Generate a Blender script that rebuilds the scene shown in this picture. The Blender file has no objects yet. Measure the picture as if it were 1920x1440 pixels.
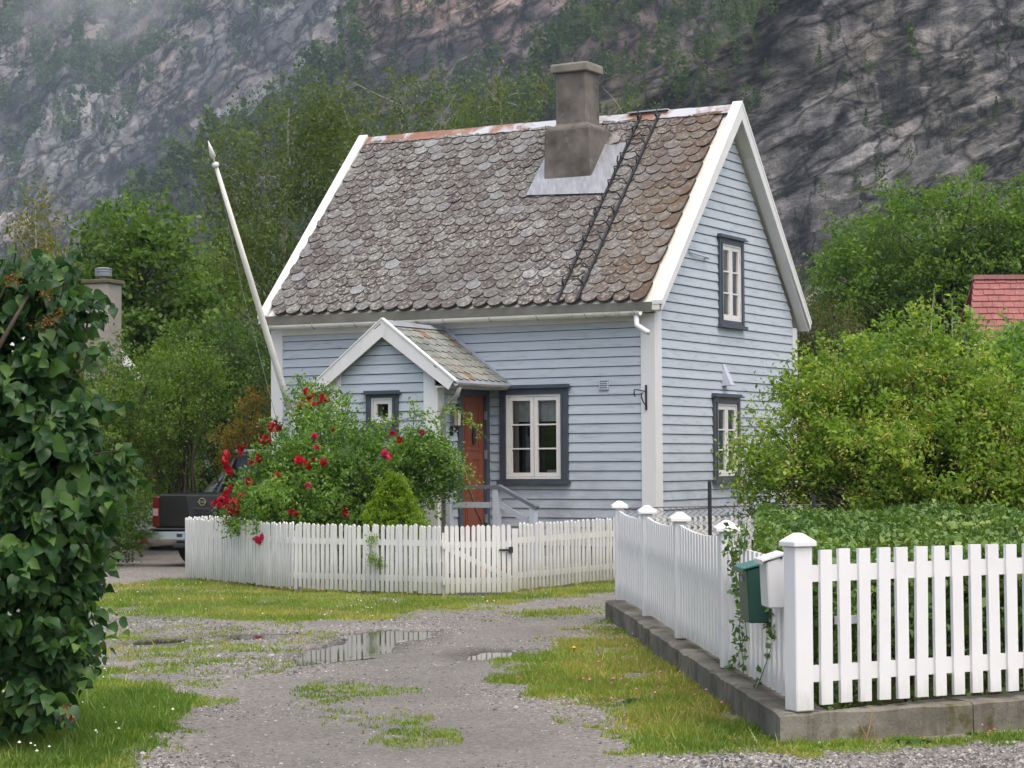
import bpy, math
import numpy as np
from mathutils import Vector, Matrix, Quaternion

S = bpy.context.scene
COL = S.collection
R = math.radians
rng = np.random.default_rng(7)

# ------------------------------------------------------------------ camera
H = 1.6
F = 3840.87                      # focal length in pixels of a 1920-wide frame
PIT, ROL = 0.036434, -0.0060378
_fw = np.array([0, math.cos(PIT), math.sin(PIT)])
_r0 = np.array([1.0, 0, 0]); _u0 = np.cross(_r0, _fw)
_rt = _r0 * math.cos(ROL) + _u0 * math.sin(ROL)
_up = _u0 * math.cos(ROL) - _r0 * math.sin(ROL)
cam = bpy.data.cameras.new('camera'); co = bpy.data.objects.new('camera', cam); COL.objects.link(co)
cam.sensor_width = 36; cam.lens = 36 * F / 1920; cam.clip_start = 0.1; cam.clip_end = 6000
M = Matrix.Identity(4)
for i in range(3):
    M[i][0] = _rt[i]; M[i][1] = _up[i]; M[i][2] = -_fw[i]
M[2][3] = H
co.matrix_world = M
S.camera = co

# ------------------------------------------------------------------ sky, sun, exposure
W = bpy.data.worlds.new('World'); S.world = W; W.use_nodes = True
wn = W.node_tree; wn.nodes.clear()
wo = wn.nodes.new('ShaderNodeOutputWorld'); wb = wn.nodes.new('ShaderNodeBackground')
sk = wn.nodes.new('ShaderNodeTexSky'); sk.sky_type = 'NISHITA'; sk.sun_disc = False
SUN = Vector((0.20, -0.36, 1.0)).normalized()
sk.sun_elevation = math.asin(SUN.z); sk.sun_rotation = math.atan2(SUN.x, SUN.y)
sk.air_density = 1.0; sk.dust_density = 6.0; sk.ozone_density = 1.0
wb.inputs['Strength'].default_value = 0.15
wn.links.new(sk.outputs[0], wb.inputs['Color']); wn.links.new(wb.outputs[0], wo.inputs['Surface'])
sl = bpy.data.lights.new('sun', 'SUN'); so = bpy.data.objects.new('sun', sl); COL.objects.link(so)
sl.energy = 0.9; sl.angle = R(100); sl.color = (1.0, 0.96, 0.9)
so.rotation_euler = SUN.to_track_quat('Z', 'Y').to_euler(); so.location = (20, -20, 40)
vs = S.view_settings; vs.view_transform = 'Standard'; vs.look = 'None'; vs.exposure = 0.85; vs.gamma = 1
try: vs.use_curve_mapping = False
except Exception: pass
S.cycles.max_bounces = 6; S.cycles.diffuse_bounces = 3; S.cycles.transparent_max_bounces = 12
S.cycles.volume_bounces = 1

# ------------------------------------------------------------------ helpers: pixels of the survey to places
def ray(x, y): return _fw + _rt * (x - 960) / F - _up * (y - 720) / F
def at(x, y, Y):                 # the point at forward distance Y
    d = ray(x, y); t = Y / d[1]; return np.array([0, 0, H]) + d * t
def gnd(x, y, z=0.0):
    d = ray(x, y); t = (z - H) / d[2]; return np.array([0, 0, H]) + d * t

# ------------------------------------------------------------------ helpers: materials
def nodes(name):
    m = bpy.data.materials.new(name); m.use_nodes = True; t = m.node_tree
    b = t.nodes['Principled BSDF']
    return m, t, b
def N(t, typ, **k):
    n = t.nodes.new(typ)
    for a, v in k.items():
        if a in n.inputs.keys() if hasattr(n.inputs, 'keys') else False: n.inputs[a].default_value = v
        else: setattr(n, a, v)
    return n
def rgba(c): return (c[0], c[1], c[2], 1)
def ramp(t, src, stops):
    r = t.nodes.new('ShaderNodeValToRGB'); e = r.color_ramp.elements
    while len(e) < len(stops): e.new(0.5)
    for i, (p, c) in enumerate(stops):
        e[i].position = p; e[i].color = rgba(c) if not np.isscalar(c) else (c, c, c, 1)
    t.links.new(src, r.inputs[0]); return r.outputs[0]
def mixc(t, fac, a, b, mode='MIX'):
    n = t.nodes.new('ShaderNodeMix'); n.data_type = 'RGBA'; n.blend_type = mode
    for i, v in ((0, fac), (6, a), (7, b)):
        if hasattr(v, 'links'): t.links.new(v, n.inputs[i])
        elif np.isscalar(v): n.inputs[i].default_value = v
        else: n.inputs[i].default_value = rgba(v)
    return n.outputs[2]
def math_(t, op, a, b=0.0):
    n = t.nodes.new('ShaderNodeMath'); n.operation = op
    for i, v in ((0, a), (1, b)):
        if hasattr(v, 'links'): t.links.new(v, n.inputs[i])
        else: n.inputs[i].default_value = v
    return n.outputs[0]
def coords(t, scale=(1, 1, 1), rot=(0, 0, 0), world=True):
    mp = t.nodes.new('ShaderNodeMapping'); mp.inputs['Scale'].default_value = scale; mp.inputs['Rotation'].default_value = rot
    if world:
        g = t.nodes.new('ShaderNodeNewGeometry'); t.links.new(g.outputs['Position'], mp.inputs[0])
    else:
        g = t.nodes.new('ShaderNodeTexCoord'); t.links.new(g.outputs['Object'], mp.inputs[0])
    return mp.outputs[0]
def noise(t, vec, scale, detail=4, rough=0.55, dist=0.0):
    n = t.nodes.new('ShaderNodeTexNoise'); n.inputs['Scale'].default_value = scale
    n.inputs['Detail'].default_value = detail; n.inputs['Roughness'].default_value = rough; n.inputs['Distortion'].default_value = dist
    t.links.new(vec, n.inputs['Vector']); return n.outputs[0]
def bump(t, b, h, strength=0.3, dist=0.01):
    n = t.nodes.new('ShaderNodeBump'); n.inputs['Strength'].default_value = strength; n.inputs['Distance'].default_value = dist
    t.links.new(h, n.inputs['Height']); t.links.new(n.outputs[0], b.inputs['Normal'])
def attr(t, name):
    a = t.nodes.new('ShaderNodeAttribute'); a.attribute_name = name; return a.outputs['Fac']
def objrnd(t): return t.nodes.new('ShaderNodeObjectInfo').outputs['Random']

def plain(name, c, rough=0.5, metal=0.0, var=0.12, scale=6.0, stretch=(1, 1, 1), bmp=0.15, dirt=None, dirtamt=0.5, spec=0.5):
    m, t, b = nodes(name)
    v = coords(t, stretch)
    n1 = noise(t, v, scale, 5)
    lo = tuple(x * (1 - var) for x in c); hi = tuple(min(1, x * (1 + var)) for x in c)
    col = ramp(t, n1, [(0.3, lo), (0.7, hi)])
    if dirt:
        n2 = noise(t, coords(t, tuple(s * 0.9 for s in stretch)), scale * 2.7, 7, 0.7)
        f = ramp(t, n2, [(0.56, 0.0), (0.74, dirtamt)])
        col = mixc(t, f, col, dirt)
    t.links.new(col, b.inputs['Base Color'])
    b.inputs['Roughness'].default_value = rough; b.inputs['Metallic'].default_value = metal
    b.inputs['Specular IOR Level'].default_value = spec
    if bmp: bump(t, b, noise(t, v, scale * 6, 4), bmp, 0.004)
    return m

def leafmat(name, c0, c1, c2=None, rough=0.45, trans=0.48, objr=False, spec=0.35):
    m, t, b = nodes(name)
    a = objrnd(t) if objr else attr(t, 'rnd')
    st = [(0.0, c0), (0.75, c1)]
    if c2: st = [(0.0, c0), (0.6, c1), (1.0, c2)]
    col = ramp(t, a, st)
    nz = noise(t, coords(t), 1.3, 2)
    col = mixc(t, 1.0, col, ramp(t, nz, [(0.3, (0.75, 0.78, 0.75)), (0.7, (1.15, 1.12, 1.0))]), 'MULTIPLY')
    t.links.new(col, b.inputs['Base Color']); b.inputs['Roughness'].default_value = rough
    b.inputs['Specular IOR Level'].default_value = spec
    tr = t.nodes.new('ShaderNodeBsdfTranslucent'); ms = t.nodes.new('ShaderNodeMixShader'); ms.inputs[0].default_value = trans
    t.links.new(mixc(t, 1.0, col, (1.5, 1.5, 0.7), 'MULTIPLY'), tr.inputs['Color'])
    t.links.new(b.outputs[0], ms.inputs[1]); t.links.new(tr.outputs[0], ms.inputs[2])
    t.links.new(ms.outputs[0], t.nodes['Material Output'].inputs['Surface'])
    return m

# ------------------------------------------------------------------ helpers: meshes
def link(o, parent=None):
    COL.objects.link(o)
    if parent is not None: o.parent = parent
    return o
def mk(name, V, Fc, mat, parent=None, smooth=False, kind=None, rnd=None, frnd=None):
    me = bpy.data.meshes.new(name); V = np.asarray(V, dtype=np.float32)
    if isinstance(Fc, np.ndarray):
        m, k = Fc.shape
        me.vertices.add(len(V)); me.vertices.foreach_set('co', V.ravel())
        me.loops.add(m * k); me.loops.foreach_set('vertex_index', Fc.astype(np.int32).ravel())
        me.polygons.add(m); me.polygons.foreach_set('loop_start', np.arange(0, m * k, k, dtype=np.int32))
        me.update(calc_edges=True)
    else:
        me.from_pydata(V.tolist(), [], Fc); me.update()
    if rnd is not None:
        a = me.attributes.new('rnd', 'FLOAT', 'FACE'); a.data.foreach_set('value', np.asarray(rnd, dtype=np.float32))
    if smooth: me.polygons.foreach_set('use_smooth', np.ones(len(me.polygons), dtype=bool))
    mats = mat if isinstance(mat, (list, tuple)) else [mat]
    for mm in mats: me.materials.append(mm)
    o = link(bpy.data.objects.new(name, me), parent)
    if kind: o['kind'] = kind
    return o
def vattr(o, name, vals):
    a = o.data.attributes.new(name, 'FLOAT', 'POINT'); a.data.foreach_set('value', np.asarray(vals, dtype=np.float32))
def tag(o, label, cat, group=None, kind=None):
    o['label'] = label; o['category'] = cat
    if group: o['group'] = group
    if kind: o['kind'] = kind
    return o
def empty(name, loc=(0, 0, 0), rz=0.0):
    o = bpy.data.objects.new(name, None); o.empty_display_size = 0.2; COL.objects.link(o)
    o.location = loc; o.rotation_euler = (0, 0, rz); return o
def structure(o): o['kind'] = 'structure'; return o

class MB:
    def __init__(s): s.v = []; s.f = []
    def add(s, V, Fc):
        n = len(s.v); s.v += [tuple(map(float, p)) for p in V]; s.f += [tuple(i + n for i in q) for q in Fc]; return s
    def box(s, x0, x1, y0, y1, z0, z1):
        return s.add([(x, y, z) for z in (z0, z1) for y in (y0, y1) for x in (x0, x1)],
                     [(0, 2, 3, 1), (4, 5, 7, 6), (0, 1, 5, 4), (2, 6, 7, 3), (0, 4, 6, 2), (1, 3, 7, 5)])
    def obox(s, p0, p1, w, h, up=(0, 0, 1)):      # bar from p0 to p1, w across, h along up
        p0 = np.array(p0, float); p1 = np.array(p1, float); d = p1 - p0; d /= np.linalg.norm(d)
        a = np.cross(d, up); a /= np.linalg.norm(a); b = np.cross(a, d)
        V = []
        for p in (p0, p1):
            for i, j in ((-1, -1), (1, -1), (1, 1), (-1, 1)): V.append(p + a * w / 2 * i + b * h / 2 * j)
        return s.add(V, [(0, 1, 2, 3), (7, 6, 5, 4), (0, 4, 5, 1), (1, 5, 6, 2), (2, 6, 7, 3), (3, 7, 4, 0)])
    def prism(s, pts, vec):                        # planar outline (3d points) pushed along vec
        n = len(pts); vec = np.array(vec, float); P = [np.array(p, float) for p in pts]
        return s.add(P + [p + vec for p in P], [tuple(range(n))[::-1], tuple(range(n, 2 * n))] + [(i, (i + 1) % n, n + (i + 1) % n, n + i) for i in range(n)])
    def tube(s, pts, rad, n=8, cap=True):
        P = [np.array(p, float) for p in pts]; m = len(P)
        rad = [rad] * m if np.isscalar(rad) else list(rad)
        V = []; ref = None
        for i in range(m):
            d = P[min(i + 1, m - 1)] - P[max(i - 1, 0)]; d /= (np.linalg.norm(d) + 1e-9)
            if ref is None: ref = np.array([1.0, 0, 0]) if abs(d[0]) < 0.8 else np.array([0, 1.0, 0])
            a = np.cross(d, ref); a /= (np.linalg.norm(a) + 1e-9); b = np.cross(d, a); ref = b if False else ref
            for k in range(n):
                th = 2 * math.pi * k / n; V.append(P[i] + (a * math.cos(th) + b * math.sin(th)) * rad[i])
        Fc = [(i * n + k, i * n + (k + 1) % n, (i + 1) * n + (k + 1) % n, (i + 1) * n + k) for i in range(m - 1) for k in range(n)]
        if cap: Fc += [tuple(range(n))[::-1], tuple(range((m - 1) * n, m * n))]
        return s.add(V, Fc)
    def lathe(s, prof, n=16, c=(0, 0, 0)):         # prof: (r, z)
        V = [(c[0] + r * math.cos(2 * math.pi * k / n), c[1] + r * math.sin(2 * math.pi * k / n), c[2] + z) for r, z in prof for k in range(n)]
        m = len(prof)
        Fc = [(i * n + k, i * n + (k + 1) % n, (i + 1) * n + (k + 1) % n, (i + 1) * n + k) for i in range(m - 1) for k in range(n)]
        Fc += [tuple(range(n))[::-1], tuple(range((m - 1) * n, m * n))]
        return s.add(V, Fc)
    def done(s, name, mat, parent=None, smooth=False, kind=None, bev=0.0):
        o = mk(name, s.v, s.f, mat, parent, smooth, kind)
        if bev:
            b = o.modifiers.new('edge', 'BEVEL'); b.width = bev; b.segments = 1; b.limit_method = 'ANGLE'
        return o

# value noise, vectorised
def _h(i, j, k, s):
    n = (i * 374761393 + j * 668265263 + k * 1442695041 + s * 974634777) & 0xffffffff
    n = ((n ^ (n >> 13)) * 1274126177) & 0xffffffff
    n = ((n ^ (n >> 16)) * 2246822519) & 0xffffffff
    return ((n ^ (n >> 15)) & 0xffffff) / float(0xffffff) * 2 - 1
def vnoise(P, s=0):
    P = np.asarray(P, float); i = np.floor(P).astype(np.int64); f = P - i; f = f * f * f * (f * (f * 6 - 15) + 10)
    r = 0
    for a in (0, 1):
        wa = f[:, 0] if a else 1 - f[:, 0]
        for b in (0, 1):
            wb_ = f[:, 1] if b else 1 - f[:, 1]
            for c in (0, 1):
                wc = f[:, 2] if c else 1 - f[:, 2]
                r = r + wa * wb_ * wc * _h(i[:, 0] + a, i[:, 1] + b, i[:, 2] + c, s)
    return r
def fbm(P, s=0, o=5, g=0.5, ridge=False):
    r = 0; a = 1; P = np.asarray(P, float).copy(); tot = 0
    for k in range(o):
        n = vnoise(P, s + k * 17)
        if ridge: n = 1 - 2 * np.abs(n)
        r = r + a * n; tot += a; a *= g; P *= 2.03
    return r / tot

# many leaves in one mesh
def leafgeo(C, size, asp=0.55, fold=0.18, droop=0.0, seed=0, upb=0.35):
    g = np.random.default_rng(seed); n = len(C); size = np.broadcast_to(size, (n,)) * g.uniform(0.7, 1.25, n)
    d = g.normal(size=(n, 3)); d[:, 2] -= droop; d /= np.linalg.norm(d, axis=1)[:, None]
    u = g.normal(size=(n, 3)); u[:, 2] += upb * 3
    w = np.cross(d, u); w /= (np.linalg.norm(w, axis=1)[:, None] + 1e-9)
    nn = np.cross(w, d)
    b = C - d * size[:, None] * 0.5; t = C + d * size[:, None] * 0.5
    l = C + (w * asp * 0.5 + nn * fold - d * 0.08) * size[:, None]; r = C + (-w * asp * 0.5 + nn * fold - d * 0.08) * size[:, None]
    V = np.stack([b, l, t, r], 1).reshape(-1, 3)
    q = np.arange(n)[:, None] * 4 + np.array([0, 1, 2, 3])[None]
    return V, q, g.random(n)

def limb(mb, p0, p1, r0, r1, g, sag=0.15, n=5, seg=4):
    p0 = np.array(p0, float); p1 = np.array(p1, float); L = np.linalg.norm(p1 - p0)
    off = g.normal(size=3) * L * 0.08; off[2] += L * sag
    pts = []; 
    for i in range(seg + 1):
        t = i / seg; pts.append(p0 * (1 - t) + p1 * t + off * (4 * t * (1 - t)) * 0.5)
    mb.tube(pts, [r0 + (r1 - r0) * i / seg for i in range(seg + 1)], n, cap=False)

def lobe(px, py, Y, rx, ry, rd=None):
    c = at(px, py, Y); k = Y / F
    return (c[0], c[1], c[2], rx * k, (rd if rd is not None else min(rx * k, 2.2)), ry * k)

def plant(name, label, cat, lobes, nclump, nleaf, lsize, lmat, tmat, trunk=(None, 0.12), group=None, seed=1, sig=(0.22, 0.22, 0.16),
          droop=0.0, asp=0.55, shell=0.45, limbs=0.5, stems=0, part='crown', stempart='trunk', upb=0.35, front=0.0, minz=0.05):
    g = np.random.default_rng(seed)
    L = np.array(lobes); vol = L[:, 3] * L[:, 5]; pr = vol / vol.sum()
    base = np.array([np.average(L[:, 0], weights=vol), np.average(L[:, 1], weights=vol), 0.0])
    if trunk[0] is not None: base = np.array([trunk[0][0], trunk[0][1], 0.0])
    root = empty(name, base.tolist()); tag(root, label, cat, group)
    k = g.choice(len(L), nclump, p=pr)
    d = g.normal(size=(nclump, 3)); d /= np.linalg.norm(d, axis=1)[:, None]
    if front: d[:, 1] -= front * g.random(nclump); d /= np.linalg.norm(d, axis=1)[:, None]
    rr = shell + (1 - shell) * g.random(nclump) ** 0.6
    T = L[k, :3] + d * rr[:, None] * L[k, 3:6] * (1 + 0.22 * g.normal(size=(nclump, 1)))
    T[:, 2] = np.maximum(T[:, 2], minz)
    mb = MB(); top = T[:, 2].max(); r0 = trunk[1]
    if stems:
        for i in range(stems):
            b = base + np.array([*(g.normal(size=2) * L[:, 3].mean() * 0.35), 0]); t = T[g.integers(nclump)]
            limb(mb, b, t, r0, r0 * 0.3, g, 0.05, 5, 4)
        hubs = None
    else:
        th = max(0.6 * top, L[:, 2].mean()); seg = 7
        ax = np.array([np.average(L[:, 0], weights=vol), np.average(L[:, 1], weights=vol)])
        pts = []
        for i in range(seg + 1):
            t = i / seg; xy = base[:2] * (1 - t) + ax * t + g.normal(size=2) * 0.08 * top * 0.12
            pts.append((xy[0], xy[1], t * top * 0.93))
        mb.tube(pts, [r0 * (1.25 if i == 0 else 1 - 0.88 * i / seg) for i in range(seg + 1)], 7, cap=False)
        hubs = np.array(pts)
    sel = g.permutation(nclump)[:int(nclump * limbs)]
    for i in sel:
        t = T[i]
        if hubs is not None:
            dz = float(np.linalg.norm(hubs[:, :2] - t[:2], axis=1).mean()); want = t[2] - dz * 0.75
            want = np.clip(want + g.normal() * .06 * top, .18 * top, .92 * top); j = int(np.clip(np.searchsorted(hubs[:, 2], want) - 1, 0, len(hubs) - 2)); f_ = np.clip((want - hubs[j, 2]) / (hubs[j + 1, 2] - hubs[j, 2]), 0, 1); p = hubs[j] * (1 - f_) + hubs[j + 1] * f_
            rr_ = r0 * (1 - 0.85 * j / len(hubs)) * 0.35
        else:
            p = base + np.array([*(g.normal(size=2) * L[:, 3].mean() * 0.3), max(0.05, t[2] * 0.3)]); rr_ = r0 * 0.6
        limb(mb, p, t, max(rr_, 0.012), 0.006, g, 0.12, 4, 4)
    mb.v = (np.array(mb.v) - base).tolist() if mb.v else mb.v
    mb.done(stempart, tmat, root, smooth=True, kind='stuff' if stems else None)
    per = np.maximum(1, g.poisson(nleaf / nclump, nclump)); idx = np.repeat(np.arange(nclump), per)
    sub = g.integers(0, 4, len(idx)); dirs = g.normal(size=(nclump, 4, 3)); dirs += (d * 0.9)[:, None, :]; dirs[..., 2] += .45 - droop * 1.6
    dirs /= np.linalg.norm(dirs, axis=2)[..., None]; sg_ = np.array(sig); ln = 2.6 * sg_.mean()
    C = T[idx] + dirs[idx, sub] * (g.random(len(idx)) ** .8 * ln)[:, None] + g.normal(size=(len(idx), 3)) * sg_ * .42
    C[:, 2] = np.maximum(C[:, 2], 0.03)
    V, q, rn = leafgeo(C, lsize, asp, droop=droop, seed=seed + 5, upb=upb)
    cl = g.random(nclump)[idx]; rn = np.clip(0.55 * rn + 0.45 * cl, 0, 1)
    o = mk(part, V - base, q, lmat, root, rnd=rn)
    return root, T, base

# ------------------------------------------------------------------ materials
M_WHITE = plain('white_paint', (0.70, 0.70, 0.69), 0.45, var=0.04, scale=2.5, bmp=0.08, dirt=(0.50, 0.49, 0.44), dirtamt=0.35)
M_PICKET = plain('weathered_white_paint', (0.64, 0.64, 0.62), 0.55, var=0.07, scale=5, stretch=(1, 1, 0.25), bmp=0.2, dirt=(0.36, 0.37, 0.32), dirtamt=0.65)
M_TRIM = plain('house_trim_white', (0.65, 0.65, 0.645), 0.5, var=0.06, scale=2.0, stretch=(1, 1, 0.3), bmp=0.1, dirt=(0.40, 0.39, 0.34), dirtamt=0.35)
M_SASH = plain('sash_paint', (0.67, 0.66, 0.635), 0.45, var=0.05, scale=8, bmp=0.1, dirt=(0.40, 0.34, 0.27), dirtamt=0.5)
M_CASING = plain('slate_blue_casing', (0.055, 0.068, 0.086), 0.4, var=0.15, scale=4, bmp=0.1)
M_CONC = plain('old_concrete', (0.20, 0.185, 0.155), 0.9, var=0.35, scale=2.2, bmp=0.7, dirt=(0.085, 0.085, 0.05), dirtamt=0.8, spec=0.2)
M_PLASTER = plain('weathered_render', (0.132, 0.119, 0.106), 0.9, var=0.45, scale=3.2, bmp=0.5, dirt=(0.22, 0.205, 0.18), dirtamt=0.7, spec=0.2)
M_PLASTER2 = plain('pale_render', (0.29, 0.27, 0.23), 0.9, var=0.2, scale=1.5, bmp=0.4, dirt=(0.12, 0.11, 0.08), dirtamt=0.6, spec=0.2)
M_ZINC = plain('zinc_sheet', (0.30, 0.32, 0.355), 0.42, metal=0.35, var=0.14, scale=3, bmp=0.15, dirt=(0.28, 0.25, 0.26), dirtamt=0.5)
M_IRON = plain('black_iron', (0.02, 0.021, 0.024), 0.45, var=0.2, scale=10)
M_GUTTER = plain('gutter_grey', (0.30, 0.29, 0.27), 0.45, metal=0.2, var=0.2, scale=3, bmp=0.2, dirt=(0.14, 0.12, 0.1), dirtamt=0.7)
M_DOOR = plain('brick_red_door', (0.215, 0.066, 0.036), 0.42, var=0.08, scale=3, stretch=(1, 1, 0.3), bmp=0.08)
M_DARK = plain('dark_interior', (0.018, 0.016, 0.015), 0.9, var=0.2)
M_RED = plain('red_house_paint', (0.26, 0.05, 0.045), 0.6, var=0.15, scale=3)
M_BARK = plain('grey_brown_bark', (0.075, 0.062, 0.048), 0.9, var=0.35, scale=6, stretch=(1, 1, 0.3), bmp=0.6, spec=0.1)
M_BIRCH = plain('pale_birch_bark', (0.30, 0.29, 0.25), 0.8, var=0.3, scale=5, stretch=(1, 1, 2.0), bmp=0.3, dirt=(0.04, 0.035, 0.03), dirtamt=0.9)
M_STICK = plain('brown_stick', (0.14, 0.08, 0.045), 0.7, var=0.2, scale=8)
M_BLUEWOOD = plain('pale_blue_paint', (0.43, 0.46, 0.53), 0.5, var=0.06, scale=4, bmp=0.1, dirt=(0.2, 0.21, 0.24), dirtamt=0.4)
M_CHROME = plain('chrome', (0.62, 0.62, 0.60), 0.14, metal=1.0, var=0.05, bmp=0.0)
M_TYRE = plain('tyre_rubber', (0.018, 0.018, 0.019), 0.8, var=0.2, scale=8)
M_POT = plain('terracotta', (0.36, 0.12, 0.05), 0.8, var=0.15)
M_CURTAIN = plain('curtain_cloth', (0.44, 0.43, 0.36), 0.9, var=0.12, scale=3, stretch=(3, 3, 0.4))
M_LACE = plain('lace_cloth', (0.55, 0.56, 0.55), 0.9, var=0.22, scale=9)
M_GREENBOX = plain('green_plastic', (0.012, 0.055, 0.040), 0.35, var=0.1)
M_GREENLID = plain('faded_green_plastic', (0.045, 0.145, 0.125), 0.4, var=0.1)
M_PLASTIC = plain('white_plastic', (0.66, 0.66, 0.655), 0.3, var=0.03, bmp=0.04)

def dirty_feet(m, amt, z0, z1, colr):
    t = m.node_tree; b = t.nodes['Principled BSDF']; src = b.inputs['Base Color'].links[0].from_socket; v = coords(t)
    sx = t.nodes.new('ShaderNodeSeparateXYZ'); t.links.new(v, sx.inputs[0]); mr = t.nodes.new('ShaderNodeMapRange'); mr.inputs[1].default_value = z1; mr.inputs[2].default_value = z0; mr.inputs[4].default_value = amt
    n = noise(t, coords(t, (1, 1, .3)), 9, 6, .7); t.links.new(math_(t, 'ADD', sx.outputs[2], math_(t, 'MULTIPLY', math_(t, 'SUBTRACT', n, .5), -.5)), mr.inputs[0])
    t.links.new(mixc(t, mr.outputs[0], src, colr), b.inputs['Base Color'])
dirty_feet(M_PICKET, .62, .05, .42, (0.23, 0.24, 0.18))
def wallpaint():
    m, t, b = nodes('pale_blue_cladding')
    v = coords(t)
    n1 = noise(t, coords(t, (1, 1, 2.2)), 0.8, 5, 0.6)
    col = ramp(t, n1, [(0.25, (0.378, 0.425, 0.472)), (0.75, (0.460, 0.510, 0.558))])
    col = mixc(t, 0.5, col, ramp(t, objrnd(t), [(0, (0.385, 0.433, 0.482)), (1, (0.455, 0.505, 0.555))]))
    g = noise(t, coords(t, (1, 1, 7)), 3.2, 7, 0.7)
    f = ramp(t, g, [(0.52, 0.0), (0.74, 0.6)])
    col = mixc(t, f, col, (0.19, 0.21, 0.255))
    # mould and splash dirt low on the wall
    sx = t.nodes.new('ShaderNodeSeparateXYZ'); t.links.new(v, sx.inputs[0])
    low = ramp(t, math_(t, 'MULTIPLY', sx.outputs[2], 0.4), [(0.25, 1.0), (0.72, 0.0)])
    g2 = noise(t, coords(t, (1, 1, 1.5)), 2.1, 6, 0.65)
    f2 = math_(t, 'MULTIPLY', low, ramp(t, g2, [(0.40, 0.0), (0.66, 0.75)]))
    col = mixc(t, f2, col, (0.20, 0.215, 0.25))
    t.links.new(col, b.inputs['Base Color']); b.inputs['Roughness'].default_value = 0.55
    bump(t, b, noise(t, coords(t, (1, 1, 12)), 14, 4), 0.2, 0.003)
    return m
M_WALL = wallpaint()

def slatemat(name, objr, green=False):
    m, t, b = nodes(name)
    a = objrnd(t) if objr else attr(t, 'rnd')
    if green: base = ramp(t, a, [(0.0, (0.12, 0.135, 0.12)), (0.5, (0.19, 0.21, 0.185)), (0.8, (0.23, 0.24, 0.21)), (0.93, (0.19, 0.105, 0.06))])
    else: base = ramp(t, a, [(0.0, (0.044, 0.031, 0.030)), (0.3, (0.070, 0.057, 0.054)), (0.75, (0.108, 0.102, 0.096)), (0.95, (0.14, 0.143, 0.145)), (1.0, (0.20, 0.21, 0.22))])
    v = coords(t)
    off = t.nodes.new('ShaderNodeVectorMath'); off.operation = 'ADD'; t.links.new(v, off.inputs[0])
    cb = t.nodes.new('ShaderNodeCombineXYZ')
    for i in range(3): t.links.new(math_(t, 'MULTIPLY', a, 37.0), cb.inputs[i])
    t.links.new(cb.outputs[0], off.inputs[1]); vv = off.outputs[0]
    lich = ramp(t, noise(t, vv, 20, 8, 0.72), [(0.49, 0.0), (0.58, 0.9)])
    lam = math_(t, 'MULTIPLY', lich, ramp(t, noise(t, v, 1.1, 3), [(0.3, 0.35), (0.65, 1.0)]))
    if green: lam = math_(t, 'MULTIPLY', lam, 0.25)
    col = mixc(t, lam, base, (0.33, 0.335, 0.285))
    dk = ramp(t, noise(t, vv, 14, 7, 0.75), [(0.52, 0.0), (0.64, 0.8)])
    col = mixc(t, dk, col, (0.075, 0.058, 0.052))
    # rust-brown moss near the right verge, and in loose patches
    dt = t.nodes.new('ShaderNodeVectorMath'); dt.operation = 'DOT_PRODUCT'; t.links.new(v, dt.inputs[0])
    dt.inputs[1].default_value = (math.cos(YAW), -math.sin(YAW), 0)
    e = math_(t, 'SUBTRACT', dt.outputs['Value'], C0[0] * math.cos(YAW) - C0[1] * math.sin(YAW))   # 0 at the right corner, negative to the left
    e = math_(t, 'ADD', e, math_(t, 'MULTIPLY', math_(t, 'SUBTRACT', noise(t, v, 1.6, 4), 0.5), 1.6))
    near = ramp(t, math_(t, 'MULTIPLY_ADD', e, 0.5), [(0.0, 0.0), (0.5, 1.0)]) if False else None
    n_ = t.nodes.new('ShaderNodeMapRange'); n_.inputs[1].default_value = -1.5; n_.inputs[2].default_value = 0.25; t.links.new(e, n_.inputs[0])
    ms = math_(t, 'MULTIPLY', n_.outputs[0], ramp(t, noise(t, vv, 6, 5, 0.6), [(0.35, 0.15), (0.6, 1.0)]))
    if not green: col = mixc(t, ms, col, (0.095, 0.052, 0.020))
    t.links.new(col, b.inputs['Base Color']); b.inputs['Roughness'].default_value = 0.65; b.inputs['Specular IOR Level'].default_value = 0.4
    bump(t, b, noise(t, vv, 30, 6), 0.5, 0.006)
    return m

def rustmat():
    m, t, b = nodes('rusty_ridge_sheet')
    v = coords(t)
    f = ramp(t, noise(t, v, 1.1, 6, 0.65), [(0.50, 0.0), (0.57, 1.0)])
    col = mixc(t, f, (0.46, 0.48, 0.51), mixc(t, noise(t, v, 9, 4), (0.20, 0.075, 0.04), (0.34, 0.20, 0.13)))
    t.links.new(col, b.inputs['Base Color']); b.inputs['Roughness'].default_value = 0.5; b.inputs['Metallic'].default_value = 0.25
    return m
M_RUST = rustmat()

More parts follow.
